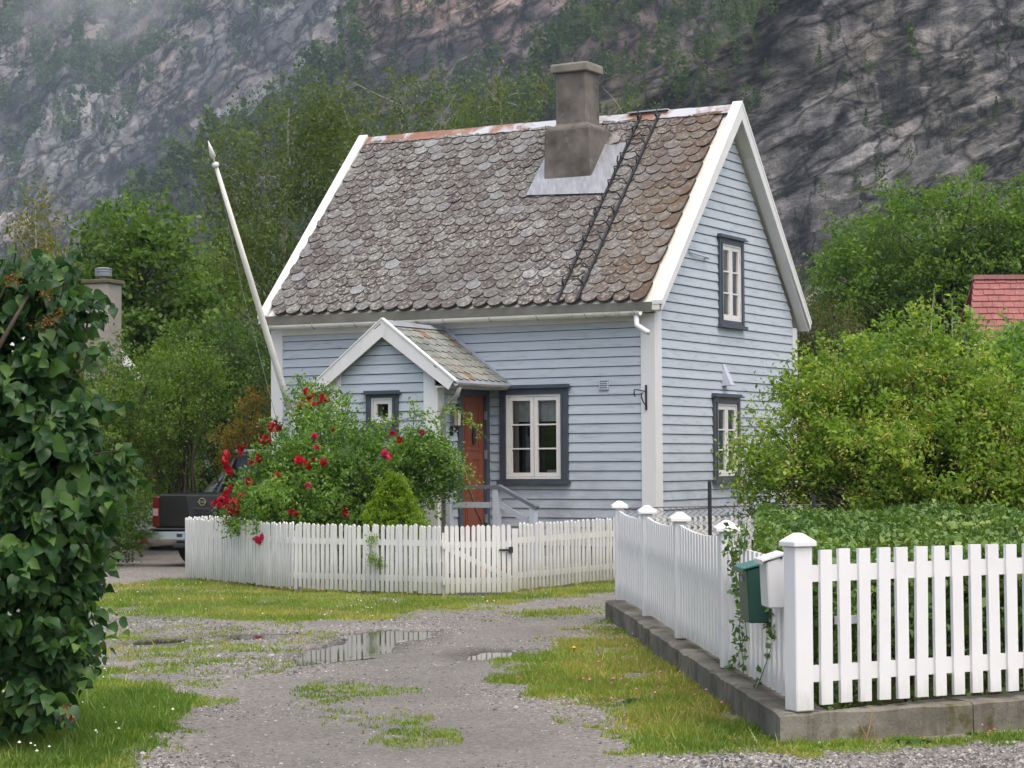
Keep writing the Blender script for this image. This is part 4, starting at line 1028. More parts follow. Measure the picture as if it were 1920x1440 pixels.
# ------------------------------------------------------------------ flagpole on the front wall
fp = empty('flagpole', hw(-6.0, 0, 2.3), -YAW); tag(fp, 'white wooden flagpole slanting out from the house front, pointed at the tip', 'flagpole')
d = np.array([0, -1.86, 3.62]); Ld = np.linalg.norm(d); d /= Ld; b0 = np.array([0, -.10, 0.0])
p_ = MB(); p_.tube([b0, b0 + d * .5, b0 + d * 2.2, b0 + d * 3.92], [.052, .051, .044, .029], 12); p_.done('pole', plain('flagpole_paint', (0.66, 0.65, 0.60), 0.5, var=0.08, scale=3, dirt=(0.33, 0.31, 0.27), dirtamt=0.5), fp, smooth=True)
def along(mbx, prof_, o):
    q = Vector(d).to_track_quat('Z', 'Y').to_matrix(); m = MB(); m.lathe(prof_, 14); m.v = [tuple(q @ Vector(v) + Vector(o)) for v in m.v]; return m
along(None, [(.02, 0), (.045, .02), (.055, .045), (.045, .07), (.02, .085)], b0 + d * 3.92).done('knob', M_TRIM, fp, smooth=True)
along(None, [(.012, 0), (.018, .06), (.045, .08), (.03, .18), (.004, .32)], b0 + d * 4.01).done('spike', M_TRIM, fp, smooth=True)
br = MB(); br.box(-.06, .06, -.045, -.005, -.32, .10); br.obox((0, -.05, -.10), (0, -.14, .05), .09, .08); br.obox((.03, -.03, -.34), (.02, -.16, -.02), .05, .06); br.done('bracket', M_TRIM, fp)
ry = MB(); tip = b0 + d * 3.9
ry.tube([tip, tip * .55 + np.array([-.16, -.05, -.1]), np.array([-.20, -.10, -.30]), np.array([.0, -.06, -.62])], .005, 4); ry.done('halyard', plain('grey_rope', (0.3, 0.3, 0.28), 0.8), fp)

# ------------------------------------------------------------------ porch steps with handrail
st = empty('porch_steps', hw(-2.0, -.75, 0), -YAW); tag(st, 'wooden porch steps with a pale blue handrail beside the red door', 'steps')
def loc(x, y, z): return (x + 2.0, y + .75, z)
m = MB(); m.box(-.53, .42, -.62, .60, .04, .36); m.done('landing', M_CONC, st)
for i in range(2): MB().box(.42 + .26 * i, .68 + .26 * i, -.58, .56, .03, .25 - .11 * i).done('step', plain('grey_tread', (0.20, 0.2, 0.21), 0.7), st)
for x, z in ((-2.45, 1.20), (-1.70, 1.20), (-1.14, .945)):
    q = loc(x, -1.35, 0); MB().box(q[0] - .045, q[0] + .045, q[1] - .045, q[1] + .045, .05, z).done('post', M_BLUEWOOD, st, bev=.004)
RAIL = plain('grey_blue_rail', (0.12, 0.135, 0.155), 0.45, var=0.1)
m = MB(); m.obox(loc(-2.52, -1.36, 1.222), loc(-1.655, -1.36, 1.225), .09, .045); m.done('handrail', RAIL, st)
m = MB(); m.obox(loc(-1.66, -1.362, 1.232), loc(-1.07, -1.362, .945), .088, .046); m.done('handrail', RAIL, st)
m = MB(); m.obox(loc(-2.40, -1.33, .98), loc(-1.745, -1.33, .98), .03, .075); m.done('middle_rail', M_BLUEWOOD, st)
m = MB(); m.obox(loc(-1.655, -1.33, .985), loc(-1.18, -1.33, .735), .03, .075); m.done('middle_rail', M_BLUEWOOD, st)
sk_ = empty('leaning_stick', hw(-2.45, -.66, .36), -YAW); tag(sk_, 'thin brown stick leaning against the red door', 'stick')
m = MB(); m.tube([(.02, -.36, 1.18), (.0, 0, .55), (.03, .42, .0)], .016, 6); m.done('shaft', M_STICK, sk_, smooth=True)
for i, (x, y, s_) in enumerate(((-1.72, -1.75, 1.0), (-1.45, -1.70, .85))):
    w = hw(x, y); t_ = MB(); t_.lathe([(.075, 0), (.105, .17), (.118, .175), (.118, .21), (.098, .21), (.09, .17)], 14)
    o = t_.done('flower_pot', M_POT); o.location = (w[0], w[1], .55 - .35); o.scale = (s_,) * 3; o.location.z = 0.0
    tag(o, ['larger terracotta pot on the ground before the handrail', 'smaller terracotta pot on the ground before the handrail'][i], 'flower pot', 'terracotta pots by the steps')

# ------------------------------------------------------------------ fences
def picket_mesh(w, h, th, pointed, mat, seed=0, topslant=0.0):
    mb = MB(); p = w * .42 if pointed else 0
    if pointed: pts = [(-w / 2, 0, 0), (w / 2, 0, 0), (w / 2, 0, h - p), (w * .10, 0, h), (-w * .10, 0, h), (-w / 2, 0, h - p)]
    else: pts = [(-w / 2, 0, 0), (w / 2, 0, 0), (w / 2, 0, h + topslant), (-w / 2, 0, h)]
    mb.prism(pts, (0, th, 0)); me = bpy.data.meshes.new('picket'); me.from_pydata(mb.v, [], mb.f); me.update(); me.materials.append(mat); return me
def run(parent, org, p0, p1, n, mesh, z0, off, sway=0.012, hj=0.008, ends=True):
    p0 = np.array(p0, float); p1 = np.array(p1, float); dv = p1 - p0; Ln = np.linalg.norm(dv); u = dv / Ln; ang = math.atan2(u[1], u[0])
    nrm = np.array([u[1], -u[0]])
    for i in range(n):
        t = (i + .5) / n; p = p0 + dv * t + nrm * off
        me = mesh[int(rng.integers(len(mesh)))] if isinstance(mesh, list) else mesh
        o = link(bpy.data.objects.new('picket', me), parent)
        zz = z0(t) if callable(z0) else z0
        o.location = (p[0] - org[0], p[1] - org[1], zz + rng.normal(0, hj)); o.rotation_euler = (rng.normal(0, .008), rng.normal(0, sway), ang)
        o.scale = (1 + rng.normal(0, .04), 1, 1)
def rail(parent, org, p0, p1, z, w, h, mat, off=0.0, name='rail', dz=0.0):
    p0 = np.array(p0, float); p1 = np.array(p1, float); u = (p1 - p0) / np.linalg.norm(p1 - p0); nrm = np.array([u[1], -u[0]]) * off
    m = MB(); m.obox((*(p0 + nrm - org[:2]), z), (*(p1 + nrm - org[:2]), z + dz), w, h); return m.done(name, mat, parent)

PM = [picket_mesh(.046, .79, .018, True, M_PICKET, i) for i in range(1)]
A, B, Cc, G1, D, E_ = (-4.38, 27.54), (-2.66, 25.0), (-.82, 23.89), (-.02, 24.05), (.05, 24.60), (1.27, 26.59)
BK = (-3.55, 29.9)
def fence_obj(name, label, org): 
    e = empty(name, (org[0], org[1], 0)); tag(e, label, 'fence', 'white picket fencing'); return e
gf = fence_obj('picket_fence', 'white pointed picket fence bending round the rose garden left of the gate', (-2.66, 25.0)); og = np.array([-2.66, 25.0])
for (p0, p1, n, z0) in ((A, B, 46, .045), (B, Cc, 32, .04), (BK, A, 34, .05)):
    run(gf, og, p0, p1, n, PM, z0, .025)
    for zz in (.20, .62): rail(gf, og, p0, p1, zz, .028, .07, M_PICKET, 0.0 if True else 0)
for p in (A, B, Cc, tuple((np.array(A) + np.array(B)) / 2), tuple((np.array(B) + np.array(Cc)) / 2)):
    q = np.array(p) - og; dr = np.array([.03, .05]); m = MB(); m.box(q[0] - .035 + dr[0], q[0] + .035 + dr[0], q[1] + dr[1] - .035, q[1] + dr[1] + .035, 0, .74); m.done('post', M_PICKET, gf)
fr_ = fence_obj('picket_fence', 'white pointed picket fence with mossy feet running from the gate to the lane posts', (.05, 24.6)); og2 = np.array([.05, 24.6])
run(fr_, og2, D, E_, 26, PM, .035, .025)
for zz in (.20, .62): rail(fr_, og2, D, E_, zz, .028, .07, M_PICKET)
q = np.array(D) - og2; m = MB(); m.box(q[0] - .06, q[0] + .01, q[1] - .035, q[1] + .035, 0, .76); m.done('post', M_PICKET, fr_)
ff = fence_obj('picket_fence', 'white picket fence beside the gable wall seen through chain-link', (1.3, 26.62)); og3 = np.array([1.3, 26.62])
E2 = (3.9, 27.3); run(ff, og3, E_, E2, 32, PM, .05, .02)
for zz in (.20, .62): rail(ff, og3, E_, E2, zz, .028, .07, M_PICKET)
gt = empty('garden_gate', (Cc[0], Cc[1], 0)); tag(gt, 'white picket garden gate with an iron latch and a diagonal brace', 'gate'); ogg = np.array(Cc)
g0 = np.array([-.80, 23.905]); g1 = np.array(G1)
run(gt, ogg, g0, g1, 13, PM, lambda t: .035 + .0 * t, .025, .008, .005)
for zz in (.18, .60): rail(gt, ogg, g0, g1, zz, .028, .07, M_PICKET)
m = MB(); m.obox((*(g0 - ogg), .58), (*(g1 - ogg), .20), .024, .06); m.done('brace', M_PICKET, gt)
q = g1 - ogg; m = MB(); m.tube([(q[0] - .14, q[1] - .06, .535), (q[0] + .02, q[1] - .045, .535)], .012, 6); m.box(q[0] - .03, q[0] + .02, q[1] - .07, q[1] - .03, .50, .57); m.done('latch', M_IRON, gt)
for zz in (.18, .60): m = MB(); m.box(.0, .03, -.045, -.02, zz - .04, zz + .04); m.done('hinge', M_PICKET, gt)
sb = MB(); sb.obox((-.95, 23.99, .02), (-.15, 23.90, .02), .10, .05); o = sb.done('sill_beam', plain('wet_beam', (0.09, 0.085, 0.08), 0.7)); tag(o, 'grey timber beam lying under the garden gate', 'beam')

# lane fence on its concrete wall
M_LANE = plain('fresh_white_paint', (0.72, 0.72, 0.715), 0.4, var=0.03, scale=2.5, bmp=0.06, dirt=(0.55, 0.55, 0.52), dirtamt=0.25)
dirty_feet(M_LANE, .35, .17, .33, (0.34, 0.34, 0.27))
PP = [np.array(p) for p in ((1.06, 20.42), (1.20, 18.37), (1.31, 16.11), (1.44, 13.85), (1.595, 11.50))]
ZT = .18
wl = empty('garden_wall', (1.3, 16, 0)); tag(wl, 'low mossy concrete wall carrying the lane fence', 'wall')
def wallmat():
    m, t, b = nodes('mossy_concrete'); v = coords(t)
    col = ramp(t, noise(t, v, 1.8, 6, 0.65), [(0.3, (0.085, 0.078, 0.062)), (0.5, (0.175, 0.162, 0.132)), (0.72, (0.275, 0.26, 0.222))])
    col = mixc(t, ramp(t, noise(t, coords(t, (1, 1, .22)), 7, 6, .7), [(.52, 0), (.68, .75)]), col, (0.075, 0.07, 0.055))
    col = mixc(t, ramp(t, noise(t, v, 3.3, 6, .7), [(.54, 0), (.66, .85)]), col, (0.075, 0.068, 0.018))
    t.links.new(col, b.inputs['Base Color']); b.inputs['Roughness'].default_value = .92; b.inputs['Specular IOR Level'].default_value = .2
    bump(t, b, noise(t, v, 22, 7, .7), .9, .012); return m
M_WALLC = wallmat()
def slab(pts0, pts1, z, parent, seed, name, sub=14, inset=.02):
    """concrete length from pts0 to pts1 (inner, outer edges), with a worn uneven top edge"""
    (a0, b0_), (a1, b1_) = pts0, pts1; g = np.random.default_rng(seed); V = []
    for i in range(sub + 1):
        t = i / sub; a = np.array(a0) * (1 - t) + np.array(a1) * t; b = np.array(b0_) * (1 - t) + np.array(b1_) * t
        jj = g.normal(0, .004, 4)
        V += [(a[0], a[1], -.1), (a[0] + jj[0], a[1], z - .012 + jj[1]), (a[0] * .9 + b[0] * .1, a[1] * .9 + b[1] * .1, z + jj[2]), (b[0], b[1], z + jj[3] * .5), (b[0], b[1], -.1)]
    Fc = [(5 * i + k, 5 * i + 5 + k, 5 * i + 6 + k, 5 * i + 1 + k) for i in range(sub) for k in range(4)] + [(0, 1, 2, 3, 4), tuple(range(5 * sub, 5 * sub + 5))[::-1]]
    V = np.array(V) - np.array([1.3, 16, 0]); return mk(name, V, Fc, M_WALLC, parent)
ux = (PP[4] - PP[0]) / np.linalg.norm(PP[4] - PP[0]); nx_ = np.array([ux[1], -ux[0]]); nx_ = -nx_ if nx_[0] > 0 else nx_   # towards the lane
FD = np.array([3.05, 12.30]) - np.array([1.66, 11.56]); FD = np.array([1.36, .70]); FD /= np.linalg.norm(FD); FN = np.array([FD[1], -FD[0]])
cor = PP[4] + nx_ * .13 - ux * -.0 + FN * .10
lo = [p + nx_ * .135 for p in PP]; li = [p - nx_ * .14 for p in PP]
lo[4] = PP[4] + np.array([-.125, -.115]); li[4] = PP[4] + np.array([.16, .05])
lo[0] = lo[0] - ux * .12; li[0] = li[0] - ux * .12
for i in range(4): slab((lo[i] + ux * .004, li[i] + ux * .004), (lo[i + 1], li[i + 1]), ZT, wl, i, 'wall_section')
pe = PP[4] + FD * 5.0
mid = PP[4] + FD * 1.12
slab((lo[4] + FD * .004, li[4] + FD * .006), (mid + FN * .125, mid - FN * .12), ZT - .004, wl, 9, 'wall_section')
slab((mid + FN * .13 + FD * .012, mid - FN * .12 + FD * .012), (pe + FN * .125, pe - FN * .12), ZT - .002, wl, 10, 'wall_section', 30)

lf = empty('lane_fence', (1.3, 16, 0)); tag(lf, 'freshly painted white fence with capped posts and scooped panels along the lane', 'fence', 'white picket fencing'); ol = np.array([1.3, 16.0])
def post(parent, org, p, w, z0, z1, ang):
    q = p - org; m = MB(); c, s_ = math.cos(ang), math.sin(ang); ov = .018 if w > .1 else .036
    def rot(V): return [(q[0] + x * c - y * s_, q[1] + x * s_ + y * c, z) for x, y, z in V]
    h = w / 2; b = MB().box(-h, h, -h, h, z0, z1); m.add(rot(b.v), b.f); o = m.done('post', M_LANE, parent, bev=.006)
    k = MB(); e = h + ov
    pts = [(-e, -e, z1), (e, -e, z1), (e, e, z1), (-e, e, z1), (-e, -e, z1 + .028), (e, -e, z1 + .028), (e, e, z1 + .028), (-e, e, z1 + .028), (-.02, -.02, z1 + .075), (.02, -.02, z1 + .075), (.02, .02, z1 + .075), (-.02, .02, z1 + .075)]
    k.add(rot(pts), [(3, 2, 1, 0), (0, 1, 5, 4), (1, 2, 6, 5), (2, 3, 7, 6), (3, 0, 4, 7), (4, 5, 9, 8), (5, 6, 10, 9), (6, 7, 11, 10), (7, 4, 8, 11), (8, 9, 10, 11)])
    k.done('post_cap', M_LANE, o, bev=.004)
ang = math.atan2(ux[1], ux[0])
for i, p in enumerate(PP): post(lf, ol, p, .09 if i < 4 else .118, ZT + .005, 1.10, ang if i < 4 else math.atan2(FD[1], FD[0]))
for i in range(4):
    p0, p1 = PP[i] + ux * .05, PP[i + 1] - ux * .06; n = 15
    for k in range(n):
        t = (k + .5) / n; p = p0 * (1 - t) + p1 * t
        sc = 1 - (2 * t - 1) ** 2
        top = (1.075 - .035 * sc) if i < 3 else 1.0 + .02 * (1 - t)
        w = .088 if i < 3 else .075
        m = MB(); pp = p + nx_ * .012 - ol
        dt = .5 / n * 2; t2 = t + .3 / n; s2 = (1.075 - .035 * (1 - (2 * t2 - 1) ** 2)) if i < 3 else top
        u3 = np.array([ux[0], ux[1]]) * w / 2
        pts = [(pp[0] - u3[0], pp[1] - u3[1], ZT + .04), (pp[0] + u3[0], pp[1] + u3[1], ZT + .04), (pp[0] + u3[0], pp[1] + u3[1], s2), (pp[0] - u3[0], pp[1] - u3[1], 2 * top - s2)]
        m.prism(pts, (-nx_[0] * .024, -nx_[1] * .024, 0)); m.done('picket', M_LANE, lf)
    for zz in (.34, .80): rail(lf, ol, p0, p1, zz, .030, .085, M_LANE, -.030)
# front fence to the right of the corner post
nf = empty('front_fence', (2.5, 12, 0)); tag(nf, 'white flat-topped picket fence in front of the hedge, right of the mailboxes', 'fence', 'white picket fencing'); on = np.array([2.5, 12.0])
FP = picket_mesh(.0785, .865, .024, False, M_LANE)
s0 = PP[4] + FD * .135
for k in range(32):
    p = s0 + FD * (.03 + .1345 * k * 1.0) + FN * .035
    o = link(bpy.data.objects.new('picket', FP), nf); o.location = (p[0] - on[0], p[1] - on[1], ZT + .035 + rng.normal(0, .002)); o.rotation_euler = (0, rng.normal(0, .006), math.atan2(FD[1], FD[0])); o.scale = (1 + rng.normal(0, .02), 1, 1)
for zz in (.385, .945): rail(nf, on, PP[4] + FD * .07, PP[4] + FD * 4.6, zz, .036, .092, M_LANE, .0)
m = MB(); a = PP[4] + FD * .30 - FN * .06 - on; b = PP[4] + FD * .52 - FN * .06 - on; m.obox((*a, .67), (*b, .67), .03, .045); m.done('rail_stub', M_LANE, nf)
post(nf, on, PP[4] + FD * 4.65, .118, ZT + .005, 1.10, math.atan2(FD[1], FD[0]))

# chain-link fence behind the lane posts
cl = empty('chain_link_fence', (1.9, 20.8, 0)); tag(cl, 'rusty chain-link fence on a thin dark post behind the lane fence', 'fence')
wm = MB(); p0 = np.array([1.10, 20.5]); p1 = np.array([3.3, 21.6]); Ln = np.linalg.norm(p1 - p0); u = (p1 - p0) / Ln; nw = int(Ln / .075); zt = 1.10
for i in range(nw):
    pts = []; x0 = (i + .5) * .075
    for k in range(25):
        s_ = x0 + (.0375 if k % 2 else -.0375); z = zt - k * .042; pts.append((p0[0] + u[0] * s_ - 1.9, p0[1] + u[1] * s_ - 20.8, z + .0))
    wm.tube(pts, .005, 3, cap=False)
wm.tube([(*(p0 - (1.9, 20.8)), zt), (*(p1 - (1.9, 20.8)), zt)], .005, 4)
wm.done('wire_mesh', plain('rusty_wire', (0.09, 0.075, 0.06), 0.6, metal=0.3), cl)
for s_, h in ((1.02, 1.36), (2.3, 1.2)):
    q = p0 + u * s_ - (1.9, 20.8); m = MB(); m.tube([(q[0], q[1], 0), (q[0], q[1], h)], .022, 6); m.done('post', M_IRON, cl)

# mailboxes on the lane side of the fence
def mailbox(name, label, y, body, lid, zb, zt_, dep, ln_):
    t = (y - PP[3][1]) / (PP[4][1] - PP[3][1]); p = PP[3] * (1 - t) + PP[4] * t + nx_ * .026
    e = empty(name, (p[0], p[1], zb)); tag(e, label, 'mailbox', 'mailboxes by the corner post'); e.rotation_euler = (0, 0, math.atan2(ux[1], ux[0]) + math.pi / 2)
    h = zt_ - zb; ft = h - .035
    m = MB(); m.prism([(0, -ln_ / 2, 0), (-dep * .90, -ln_ / 2, 0), (-dep, -ln_ / 2, ft), (0, -ln_ / 2, h)], (0, ln_, 0)); m.done('body', body, e, bev=.008)
    m = MB(); m.prism([(.0, -ln_ / 2 - .01, h + .004), (-dep - .022, -ln_ / 2 - .01, ft + .002), (-dep - .026, -ln_ / 2 - .01, ft - .014), (-dep - .026, -ln_ / 2 - .01, ft + .012), (0, -ln_ / 2 - .01, h + .022)], (0, ln_ + .02, 0)); m.done('lid', lid, e, bev=.003)
    m = MB(); m.tube([(-.02, -ln_ / 2 - .012, h - .012), (-.02, ln_ / 2 + .012, h - .012)], .006, 6); m.done('hinge_pin', M_IRON, e)
    return e
mailbox('mailbox', 'white plastic mailbox with a sloping lid next to the corner post', 11.86, M_PLASTIC, M_PLASTIC, .735, 1.035, .105, .24)
gb = mailbox('mailbox', 'dark green mailbox hanging behind the white one', 12.36, M_GREENBOX, M_GREENLID, .615, .965, .135, .30)
m = MB(); m.box(-.142, -.132, -.03, .03, .24, .27); m.done('slot', M_ZINC, gb)

# ------------------------------------------------------------------ black pickup
tk = empty('pickup_truck', (0, 0, 0)); TA = R(-26)
M_CAR = plain('black_car_paint', (0.010, 0.010, 0.011), 0.22, var=0.1, bmp=0.0, spec=0.5)
M_TRIMB = plain('black_plastic', (0.02, 0.02, 0.021), 0.55, var=0.1)
tpos = at(281, 1000, 31.0); tx = np.array([math.cos(TA), math.sin(TA)]); org_t = tpos[:2] + tx * .93
tk.location = (org_t[0], org_t[1], 0); tk.rotation_euler = (0, 0, TA)
tag(tk, 'black pickup truck parked behind the rose bush, tailgate towards us', 'pickup truck')
def text2mesh(o):
    me = bpy.data.meshes.new_from_object(o.evaluated_get(bpy.context.evaluated_depsgraph_get())); n = bpy.data.objects.new(o.name, me); COL.objects.link(n)
    n.parent = o.parent; n.location = o.location; n.rotation_euler = o.rotation_euler; bpy.data.objects.remove(o)
def loft(mb, secs):              # secs: list of rings (same count)
    n = len(secs[0]); V = [p for s in secs for p in s]; m_ = len(secs)
    mb.add(V, [(i * n + k, i * n + (k + 1) % n, (i + 1) * n + (k + 1) % n, (i + 1) * n + k) for i in range(m_ - 1) for k in range(n)] + [tuple(range(n))[::-1], tuple(range((m_ - 1) * n, m_ * n))])
def bodyring(y, hw_, z0, z1, zb=.75, tum=.05): return [(-hw_ + .06, y, z0), (-hw_, y, z0 + .12), (-hw_, y, zb), (-hw_ + tum, y, z1), (hw_ - tum, y, z1), (hw_, y, zb), (hw_, y, z0 + .12), (hw_ - .06, y, z0)]
bd = MB()
loft(bd, [bodyring(.10, .90, .45, 1.09), bodyring(.18, .925, .40, 1.10), bodyring(1.95, .925, .40, 1.11), bodyring(2.0, .925, .35, 1.12), bodyring(4.1, .925, .35, 1.08), bodyring(4.9, .90, .38, 1.0), bodyring(5.2, .80, .45, .85)])
bd.done('body', M_CAR, tk, bev=.02)
cabm = MB(); loft(cabm, [[(-.84, 1.92, 1.08), (-.72, 2.05, 1.70), (.72, 2.05, 1.70), (.84, 1.92, 1.08)], [(-.86, 2.2, 1.08), (-.70, 2.35, 1.76), (.70, 2.35, 1.76), (.86, 2.2, 1.08)], [(-.86, 3.3, 1.08), (-.69, 3.1, 1.75), (.69, 3.1, 1.75), (.86, 3.3, 1.08)], [(-.84, 4.0, 1.06), (-.66, 3.4, 1.68), (.66, 3.4, 1.68), (.84, 4.0, 1.06)]]); cabm.done('cab', M_CAR, tk, bev=.03)
CG = plain('car_glass', (0.012, 0.014, 0.015), 0.05, var=0.0, bmp=0.0, spec=0.6)
m = MB(); m.add([(-.70, 1.925, 1.16), (.70, 1.925, 1.16), (.62, 2.03, 1.62), (-.62, 2.03, 1.62)], [(0, 1, 2, 3)]); m.done('rear_window', CG, tk)
for sx_ in (-1, 1): m = MB(); m.add([(sx_ * .862, 2.3, 1.14), (sx_ * .862, 3.5, 1.14), (sx_ * .735, 3.2, 1.64), (sx_ * .735, 2.4, 1.66)], [(0, 1, 2, 3)]); m.done('side_window', CG, tk)
for x_ in (-.80, .75): m = MB(); m.prism([(x_, 1.55, 1.10), (x_, 2.05, 1.64), (x_, 2.12, 1.60), (x_, 1.9, 1.10)], (.05, 0, 0)); m.done('sports_bar', M_TRIMB, tk, bev=.01)
m = MB(); m.tube([(-.74, 2.02, 1.735), (-.70, 2.0, 1.745), (.70, 2.0, 1.745), (.74, 2.02, 1.735)], .034, 8); m.done('roof_bar', M_CHROME, tk, smooth=True)
tg = MB(); tg.box(-.80, .80, .055, .098, .60, 1.085); tgo = tg.done('tailgate', M_CAR, tk, bev=.015)
m = MB(); m.prism([(-.30, .055, 1.075), (.30, .055, 1.075), (.24, .055, .72), (.20, .055, .70), (-.20, .055, .70), (-.24, .055, .72)], (0, -.012, 0)); m.done('tailgate_pressing', M_TRIMB, tgo, bev=.008)
m = MB(); m.box(-.14, .14, .030, .042, .80, .90); m.box(-.125, .125, .018, .030, .855, .885); m.done('tailgate_handle', M_TRIMB, tgo, bev=.004)
em = MB(); nn_ = 24
V = []
for k in range(nn_):
    a = 2 * math.pi * k / nn_
    for r, y in ((.062, .040), (.062, .026), (.047, .026), (.047, .040)): V.append((r * math.cos(a), y, .985 + r * math.sin(a)))
em.add(V, [(4 * k + j, 4 * ((k + 1) % nn_) + j, 4 * ((k + 1) % nn_) + (j + 1) % 4, 4 * k + (j + 1) % 4) for k in range(nn_) for j in range(4)])
em.box(-.074, .074, .022, .036, .969, 1.001); em.done('emblem', M_CHROME, tgo)
try:
    tc = bpy.data.curves.new('lettering', 'FONT'); tc.body = 'NISSAN'; tc.size = .030; tc.align_x = 'CENTER'; tc.align_y = 'CENTER'; tc.extrude = .001
    to = link(bpy.data.objects.new('lettering', tc), tgo); to.location = (0, .0195, .985); to.rotation_euler = (math.pi / 2, 0, 0); tc.materials.append(M_TRIMB); text2mesh(to)
except Exception: pass
M_RLENS = plain('red_lens', (0.085, 0.008, 0.010), 0.12, var=0.1, bmp=0.0); M_WLENS = plain('clear_lens', (0.33, 0.20, 0.20), 0.12, var=0.1, bmp=0.0)
for sx_ in (-1, 1):
    m = MB(); x0, x1 = sorted((sx_ * .80, sx_ * .918)); m.box(x0 + .002, x1, .045, .13, .60, 1.06); t_ = m.done('tail_light', M_RLENS, tk, bev=.012)
    m = MB(); m.box(x0 + .015, x1 - .01, .035, .047, .77, .88); m.done('reversing_lens', M_WLENS, t_)
bm = MB(); loft(bm, [[(x, yy + .02 * abs(x) , z) for yy, z in ((-.02, .56), (-.10, .54), (-.11, .42), (-.06, .36), (.06, .36), (.06, .56))] for x in (-.93, -.86, -.4, .0, .4, .86, .93)])
bumper = bm.done('bumper', M_CHROME, tk, bev=.01)
m = MB(); m.box(-.86, .86, -.09, .08, .562, .585); m.done('step_pad', M_TRIMB, bumper, bev=.006)
m = MB(); m.box(-.42, .42, -.14, .02, .30, .365); m.done('tow_step', M_TRIMB, bumper, bev=.01)
m = MB(); m.box(-.36, -.28, -.115, -.10, .46, .51); m.done('socket', M_TRIMB, bumper)
m = MB(); m.box(-.21, .30, -.122, -.108, .41, .53); pl = m.done('number_plate', plain('plate_white', (0.75, 0.75, 0.75), 0.4), bumper)
m = MB(); m.box(-.208, -.135, -.126, -.122, .412, .528); bs = m.done('blue_strip', plain('plate_blue', (0.015, 0.09, 0.42), 0.35), bumper)
m = MB(); m.box(-.192, -.152, -.128, -.126, .485, .515); m.done('flag_patch', plain('plate_red', (0.42, 0.05, 0.07), 0.4), bumper)
try:
    tc = bpy.data.curves.new('lettering', 'FONT'); tc.body = 'N'; tc.size = .045; tc.align_x = 'CENTER'; tc.align_y = 'CENTER'
    to = link(bpy.data.objects.new('plate_letter', tc), bumper); to.location = (-.172, -.1275, .445); to.rotation_euler = (math.pi / 2, 0, 0); tc.materials.append(M_PLASTIC); text2mesh(to)
except Exception: pass
for sx_, y in ((-1, .98), (1, .98), (-1, 4.2), (1, 4.2)):
    m = MB(); xo = sx_ * .90; xi = sx_ * .66; V = []
    prof_ = [(.22, xo - sx_ * .02), (.33, xo), (.37, xo - sx_ * .03), (.375, (xo + xi) / 2), (.37, xi + sx_ * .03), (.30, xi)]
    n = 26
    for r, x in prof_:
        for k in range(n): V.append((x, y + r * math.cos(2 * math.pi * k / n), .375 + r * math.sin(2 * math.pi * k / n)))
    m.add(V, [(i * n + k, i * n + (k + 1) % n, (i + 1) * n + (k + 1) % n, (i + 1) * n + k) for i in range(len(prof_) - 1) for k in range(n)] + [tuple(range((len(prof_) - 1) * n, len(prof_) * n))])
    wv = m.done('wheel', M_TYRE, tk, smooth=True)
    r_ = MB(); r_.tube([(xo - sx_ * .05, y, .375), (xo - sx_ * .02, y, .375)], [.23, .20], 16); r_.done('rim', M_CHROME, wv)
m = MB(); m.box(-.60, .60, .25, 4.9, .34, .46); m.box(-.66, .66, 1.05, 1.19, .30, .45); m.done('chassis', M_TRIMB, tk)
m = MB(); m.box(-.95, -.92, .62, 1.36, .72, .80); m.done('wheel_arch', M_TRIMB, tk)

# second car farther back
c2p = at(385, 1000, 38.5); c2 = empty('parked_car', (c2p[0], c2p[1], 0), R(62)); tag(c2, 'silver car parked beyond the pickup, only its windscreen in view', 'car')
def carring(x, hw_, z0, z1): return [(x, -hw_, z0), (x, -hw_, z1 - .12), (x, -hw_ + .1, z1), (x, hw_ - .1, z1), (x, hw_, z1 - .12), (x, hw_, z0)]
M_SILV = plain('silver_paint', (0.45, 0.46, 0.47), 0.25, metal=0.6, var=0.05, bmp=0.0)
m = MB(); loft(m, [carring(-2.1, .74, .35, .72), carring(-1.9, .84, .25, .86), carring(-.9, .86, .22, .98), carring(1.3, .86, .22, 1.0), carring(2.0, .82, .25, .92), carring(2.15, .74, .35, .8)]); m.done('body', M_SILV, c2, bev=.03)
m = MB(); loft(m, [[(-1.1, -.78, .95), (-.25, -.62, 1.42), (-.25, .62, 1.42), (-1.1, .78, .95)], [(-.2, -.80, .98), (.1, -.62, 1.47), (.1, .62, 1.47), (-.2, .80, .98)], [(1.0, -.80, .98), (.9, -.6, 1.46), (.9, .6, 1.46), (1.0, .80, .98)], [(1.9, -.72, .95), (1.4, -.56, 1.35), (1.4, .56, 1.35), (1.9, .72, .95)]]); m.done('roof', M_SILV, c2, bev=.03)
m = MB(); m.add([(-1.03, -.70, 1.0), (-1.03, .70, 1.0), (-.33, .58, 1.40), (-.33, -.58, 1.40)], [(0, 1, 2, 3)]); m.v = [(x - .02, y, z + .015) for x, y, z in m.v]; m.done('windscreen', CG, c2)
for sy_ in (-1, 1): m = MB(); m.add([(-.85, sy_ * .785, 1.02), (1.2, sy_ * .79, 1.02), (.95, sy_ * .632, 1.40), (-.2, sy_ * .645, 1.40)], [(0, 1, 2, 3)]); m.done('side_window', CG, c2)
for x in (-1.35, 1.35):
    for sy_ in (-1, 1): m = MB(); m.tube([(x, sy_ * .86, .31), (x, sy_ * .66, .31)], .31, 18); m.done('wheel', M_TYRE, c2)

